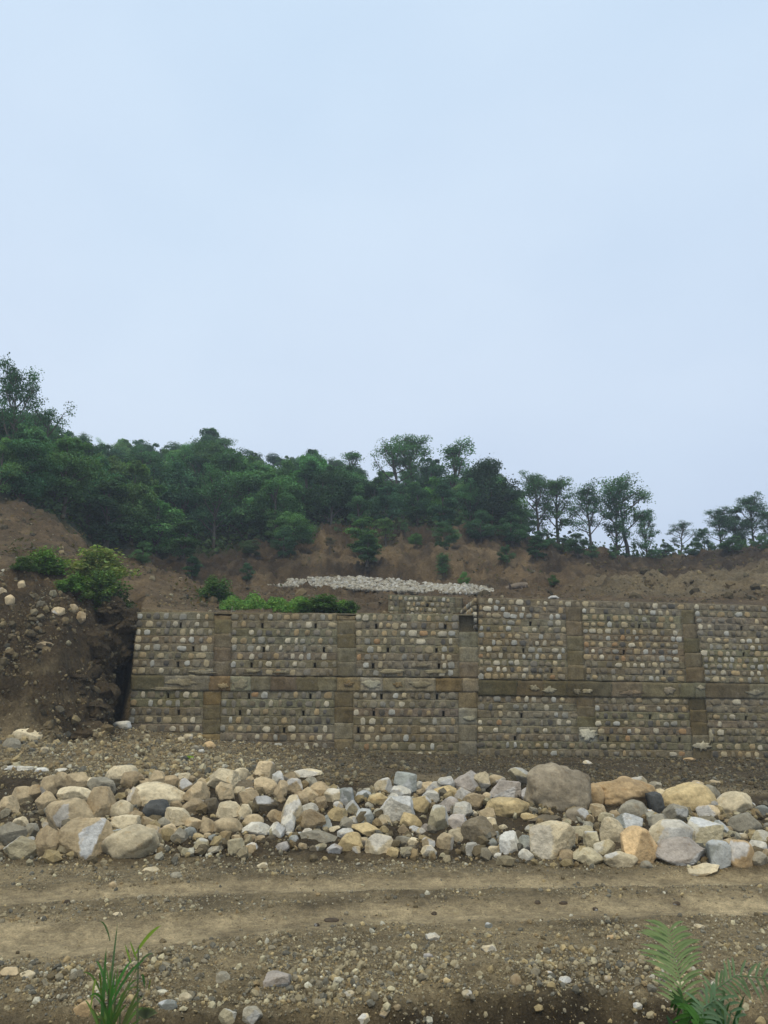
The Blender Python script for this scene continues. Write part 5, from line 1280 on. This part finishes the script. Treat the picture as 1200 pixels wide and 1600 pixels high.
# weeds along the terrace edge above the left wall
r = np.random.default_rng(8); P = []
for k in range(5200):
    q = rnd.uniform(348, 556); yb = np.interp(q, [348, 400, 440, 556], [938, 944, 955, 957]) + rnd.uniform(-8, 4)
    Y = rnd.uniform(33.2, 37.5) + (1.5 if q < 430 else 0); b = ground_at(q, Y, 0)
    hh = rnd.random() ** 1.3 * np.interp(q, [348, 400, 450, 500, 556], [0.35, 0.5, 0.4, 0.45, 0.2]) * (0.5 + 0.8 * abs(math.sin(q * 0.09)))
    P.append((b.x, b.y, b.z + hh))
P = np.array(P); V, F = leaves(P, np.tile([0, -0.3, 0.8], (len(P), 1)), 0.17, r, 2.6)
t = r.uniform(0.6, 1.4, len(P)); col = np.repeat(np.stack([t * r.uniform(0.8, 1.3, len(P)), t, t * 0.9], -1), 4, 0)
tag(link('weeds', mesh_np('weeds', V, F, False, col), M_LEAF, None, (0.12, 0.23, 0.055)), kind='stuff')
# low growth on the forest floor and along the top of the banks
P = []
x, Y = polar_points(60000, 46, 118, -0.66, 0.66)
px = col_px(x, Y); edge = np.where(px < 830, lo(np.clip(px, -400, 830)) - 3.0, np.interp(px, [830, 900, 1000, 1200, 1400], [78, 76, 76, 76, 76]))
keep = (Y > edge) & ((px < 830) | (Y < edge + 9)) & (npr.uniform(0, 1, len(x)) < np.where(Y < edge + 7, 1.0, 0.45)) & (npr.uniform(0, 1, len(x)) < np.clip(0.6 + 1.6 * fbm(x, Y, 0.25, 3, 91.0), 0.05, 1))
x, Y = x[keep], Y[keep]; h = height(x, Y)
P = np.stack([x, Y, h + npr.uniform(0, 1, len(x)) ** 1.6 * 1.5], -1); V, F = leaves(P, np.tile([0, -0.4, 0.7], (len(P), 1)), 0.42, r, 2.0)
t = r.uniform(0.55, 1.3, len(P)); col = np.repeat(np.stack([t, t, t * 0.9], -1), 4, 0)
tag(link('undergrowth', mesh_np('undergrowth', V, F, False, col), M_LEAF, None, (0.066, 0.110, 0.045)), kind='stuff')

x, Y = polar_points(16000, 34, 80, -0.6, 0.6)
px = col_px(x, Y); tuf = fbm(x, Y, 0.5, 3, 95.0); keep = (tuf > 0.16) & ((Y > 58) | (px < 330) | ((Y > 54) & (px < 860)))
x, Y = x[keep], Y[keep]; P = np.stack([x, Y, height(x, Y) + npr.uniform(0, 0.5, len(x))], -1); V, F = leaves(P, np.tile([0, -0.5, 0.6], (len(P), 1)), 0.24, r, 3.0)
t = r.uniform(0.5, 1.4, len(P)); col = np.repeat(np.stack([t * r.uniform(0.9, 1.9, len(P)), t, t * 0.8], -1), 4, 0)
tag(link('dry_grass', mesh_np('dry_grass', V, F, False, col), M_LEAF, None, (0.075, 0.088, 0.038)), kind='stuff')
# labels for the forest trees: by tone, height and the named tree they stand next to
TREE_LM = [(8, 'the tallest left tree'), (95, 'the bright drooping tree'), (205, 'the light forward tree'), (288, 'the leaning tree'), (322, 'the hilltop tree'), (458, 'the overhanging tree'), (545, 'the slender skyline tree'), (648, 'the tallest middle tree'), (710, 'the slim tufted tree'), (768, 'the very dark round tree')]
seen_t = {}
cand = []
for o in FOREST:
    px = 600 + 1200 * 0.985 * o.location.x / o.location.y; d = o.location.y
    cand.append((px, d, o))
def tone(o):
    g = OBJ_CH[o.name].color[1]
    return 'dark green' if g < 0.125 else 'mid green' if g < 0.185 else 'light green'
OBJ_CH = {k.parent.name: k for k in COL.objects if k.parent is not None and k.name.startswith('crown')}
for px, d, o in cand:
    lm = min(TREE_LM, key=lambda q: abs(q[0] - px)); dx = px - lm[0]
    rel = 'behind' if abs(dx) < 14 else 'right of' if dx > 0 else 'left of'
    f = (d - float(lo(px))) / max(1, 110 - float(lo(px)))
    line = 'at the forest front' if f < 0.22 else 'low in the forest' if f < 0.45 else 'halfway up the forest' if f < 0.75 else 'on the forest skyline'
    st = o['shape_word']; del o['shape_word']
    lab = f"{tone(o)} {st} tree {line}, {rel} {lm[1]}"
    for alt in (lab, lab.replace(rel + ' ', ('just ' if abs(dx) < 30 else 'farther ') + rel + ' ', 1), 'shorter ' + lab, 'taller ' + lab):
        if alt not in seen_t: break
    if 'shorter' in alt and o.scale[2] > 8.5: alt = lab
    if 'taller' in alt and o.scale[2] <= 8.5: alt = lab
    seen_t[alt] = 1; o['label'] = alt

# ------------------------------------------------------------------ the two plants close to the camera
def blade(path, w, up=(0, 0, 1)):
    """a thin folded leaf along a path of points, width w in the middle"""
    V, F = [], []; n = len(path)
    for i, p in enumerate(path):
        p = Vector(p); d = (Vector(path[min(i + 1, n - 1)]) - Vector(path[max(i - 1, 0)])).normalized()
        s = d.cross(Vector((0.2, -1, 0.25))).normalized(); t = i / (n - 1); ww = w * (math.sin(math.pi * min(1, 0.12 + 0.88 * t)) ** 0.7 + 0.02)
        nn = s.cross(d) * ww * 0.35
        V += [tuple(p - s * ww + nn), tuple(p), tuple(p + s * ww + nn)]
    for i in range(n - 1):
        F += [(3 * i, 3 * i + 1, 3 * i + 4, 3 * i + 3), (3 * i + 1, 3 * i + 2, 3 * i + 5, 3 * i + 4)]
    return np.array(V), np.array(F)
def arc(a, b, sag, n=7):
    a, b = Vector(a), Vector(b)
    return [a + (b - a) * t + Vector((0, 0, sag * 4 * t * (1 - t))) for t in np.linspace(0, 1, n)]
YP = 3.3
pl = tag(empty('palm_seedling', (at(170, 1600, YP).x, YP, 1.2)), 'green young palm-like plant with upright blades close to the camera at left', 'plant', kind='thing')
def P_(x, y, d=0): return at(x, y, YP + d)
for k, (x0, y0, x1, y1, w, sag, c) in enumerate([(158,1610,166,1480,9,0.00,(0.06,0.13,0.04)),(166,1600,184,1440,6,0.01,(0.075,0.12,0.055)),(170,1570,206,1500,8,0.02,(0.055,0.16,0.035)),(170,1560,150,1500,7,0.02,(0.045,0.12,0.03)),(165,1575,138,1560,6,0.03,(0.06,0.14,0.03)),
     (172,1575,226,1500,7,0.03,(0.06,0.15,0.045)),(205,1505,195,1475,5,0.0,(0.11,0.17,0.025)),(214,1500,203,1470,5,0.0,(0.11,0.17,0.025)),(212,1490,252,1446,9,0.015,(0.15,0.22,0.03)),(176,1590,216,1530,6,0.03,(0.07,0.14,0.04)),(160,1560,128,1520,5,0.03,(0.10,0.15,0.04)),
     (150,1530,140,1590,5,0.03,(0.12,0.17,0.03)),(155,1520,158,1560,5,0.02,(0.10,0.16,0.03)),(222,1522,226,1545,6,0.01,(0.07,0.15,0.06)),(210,1520,240,1490,5,0.02,(0.09,0.14,0.06)),(172,1470,155,1440,4,0.02,(0.10,0.15,0.07)),(178,1600,196,1545,5,0.0,(0.12,0.15,0.05)),
     (168,1600,180,1515,7,0.0,(0.05,0.14,0.03)),(185,1560,220,1545,4,0.02,(0.1,0.15,0.04)),(235,1530,232,1548,4,0.0,(0.11,0.13,0.03))]):
    dd = rnd.uniform(-0.12, 0.12)
    v, f = blade([p for p in arc(P_(x0, y0, dd), P_(x1, y1, dd * 2), sag)], w * mpp(1520, YP) * 0.29)
    link('blade', mesh_np('blade', v, f, True), M_LEAF, pl, tuple(q * 1.35 for q in c))
for k in range(22):
    x0 = rnd.uniform(158, 186); v, f = blade(arc(P_(x0, 1625, 0), P_(x0 + rnd.uniform(-42, 48), rnd.uniform(1500, 1590), rnd.uniform(-.15, .15)), rnd.uniform(0, .03)), rnd.uniform(2.2, 4.5) * mpp(1520, YP) * 0.5)
    link('blade', mesh_np('blade', v, f, True), M_LEAF, pl, rnd.choice([(.12, .20, .05), (.09, .18, .05), (.17, .20, .08), (.08, .17, .04)]))
g0 = Vector((P_(172, 1600).x, YP, float(height(np.array([P_(172, 1600).x]), np.array([YP]))[0])))
for x, y in ((160, 1560), (168, 1545), (178, 1560), (186, 1575), (214, 1480)):
    v, f = tube([tuple(g0 + Vector((rnd.uniform(-.04, .04), rnd.uniform(-.04, .04), -0.05))), tuple((g0 + P_(x, 1625)) / 2 + Vector((0.01, 0, 0.03))), tuple(P_(x, 1610)), tuple(P_(x + 2, y))], [0.007, 0.006, 0.005, 0.003], 5)
    link('stem', mesh_np('stem', v, f, True), M_BARK, pl, (0.12, 0.14, 0.06))
# fern-like palm at right
YF = 3.2
def F_(x, y, d=0): return at(x, y, YF + d)
pr = tag(empty('palm_seedling', (F_(1100, 1600).x, YF, 1.2)), 'feathery palm seedling with arching fronds close to the camera at right', 'plant', kind='thing')
gb = Vector((F_(1100, 1600).x, YF, float(height(np.array([F_(1100, 1600).x]), np.array([YF]))[0]) - 0.03))
def frond(pix, n, ll, colr, w=4.0, side=1.0, d0=0.0):
    pts = [F_(x, y, d0 + 0.05 * i) for i, (x, y) in enumerate(pix)]
    path = [gb] + pts
    parts = [tube([tuple(p) for p in path], [0.006] + [0.004 - 0.003 * i / len(pts) for i in range(len(pts))], 5)]
    sg = len(pts) - 1
    for k in range(n):
        t = 0.04 + 0.96 * k / (n - 1); u = t * sg; i = min(sg - 1, int(u)); a = pts[i] + (pts[i + 1] - pts[i]) * (u - i)
        d = (pts[i + 1] - pts[i]).normalized(); s = d.cross(Vector((0, -1, 0.2))).normalized()
        for sd_ in (-1, 1):
            L = ll * mpp(1500, YF) * (0.35 + 0.65 * math.sin(math.pi * (0.15 + 0.72 * (1 - t)))) * rnd.uniform(0.85, 1.1)
            tip = a + (s * sd_ * side * 0.80 + d * 0.55) * L + Vector((0, rnd.uniform(-.03, .03), -0.18 * L))
            v, f = blade(arc(a, tip, 0.10 * L, 5), w * mpp(1500, YF) * 0.5); parts.append((v, f))
    V, F = joined(parts)
    link('frond', mesh_np('frond', V, F, True), M_LEAF, pr, colr)
frond([(1068, 1585), (1062, 1530), (1052, 1490), (1046, 1454)], 19, 64, (0.24, 0.31, 0.135), 4.4)
frond([(1105, 1590), (1118, 1545), (1150, 1524), (1215, 1530)], 17, 34, (0.17, 0.24, 0.12), 4.4, d0=-0.1)
frond([(1100, 1600), (1098, 1575), (1120, 1560), (1150, 1590)], 11, 36, (0.14, 0.22, 0.12), 4.2, d0=-0.2)
frond([(1075, 1605), (1080, 1580), (1072, 1565), (1055, 1560)], 9, 30, (0.045, 0.10, 0.03), 5.5, d0=-0.1)
frond([(1090, 1610), (1092, 1590), (1085, 1580), (1075, 1600)], 9, 34, (0.06, 0.15, 0.03), 5.0, d0=-0.25)
for k in range(26):
    x0 = rnd.uniform(1060, 1140); x1 = x0 + rnd.uniform(-28, 28); y1 = rnd.uniform(1548, 1600)
    v, f = blade(arc(F_(x0, 1640, rnd.uniform(-.1, .1)), F_(x1, y1, rnd.uniform(-.15, .15)), 0.015), rnd.uniform(4, 9) * mpp(1520, YF) * 0.5)
    link('blade', mesh_np('blade', v, f, True), M_LEAF, pr, rnd.choice([(0.04, 0.09, 0.025), (0.055, 0.13, 0.03), (0.09, 0.15, 0.05), (0.03, 0.07, 0.03)]))
# a pale fern tip low at left and a scrap of green leaf on the scree
fl = tag(empty('weed', hit(228, 1592)), 'small pale green weed at the bottom edge right of the tall plant', 'plant', kind='thing')
b = hit(228, 1592)
for k in range(9):
    a = -1.2 + 2.4 * k / 8; m = mpp(1590, b.y)
    v, f = blade(arc(b, b + Vector((math.sin(a) * 22 * m, -0.05, (6 + 14 * math.cos(a)) * m)), 0.02, 5), 3.0 * m)
    link('blade', mesh_np('blade', v, f, True), M_LEAF, fl, (0.16, 0.19, 0.10))
b = hit(296, 1188); m = mpp(1188, b.y)
lw = tag(empty('leaf_scrap', b), 'yellow-green leafy scrap lying on the scree below the left wall', 'leaf', kind='thing')
for k in range(5):
    a = k * 1.3; v, f = blade(arc(b + Vector((0, 0, .03)), b + Vector((math.cos(a) * 7 * m, math.sin(a) * 0.12, 0.03 + 2 * m)), 0.03, 5), 2.6 * m)
    link('leaflet', mesh_np('leaflet', v, f, True), M_LEAF, lw, (0.30, 0.42, 0.06))

# ------------------------------------------------------------------ thin humid air
hz = bpy.data.materials.new('haze_air'); hz.use_nodes = True
hn = hz.node_tree; hn.nodes.clear()
ho = hn.nodes.new('ShaderNodeOutputMaterial'); hv_ = hn.nodes.new('ShaderNodeVolumePrincipled')
hv_.inputs['Density'].default_value = 0.0010; hv_.inputs['Color'].default_value = (0.78, 0.88, 1.0, 1); hv_.inputs['Anisotropy'].default_value = 0.2
hn.links.new(hv_.outputs[0], ho.inputs['Volume'])
hx = 445.0; z0, z1 = float(H.min()) - 1.0, float(max(H.max(), 52)) + 3
hb = [(x, y, z) for x in (-hx, hx) for y in (-75, 415) for z in (z0, z1)]
hf = [(0, 1, 3, 2), (4, 6, 7, 5), (0, 4, 5, 1), (2, 3, 7, 6), (0, 2, 6, 4), (1, 5, 7, 3)]
tag(link('haze', mesh_np('haze', np.array(hb, float), np.array(hf)), hz), kind='stuff')
print('forest trees', nf, 'heap rocks', len(HEAPROCKS), 'terrain z', H.min(), H.max(), 'objects', len(COL.objects))
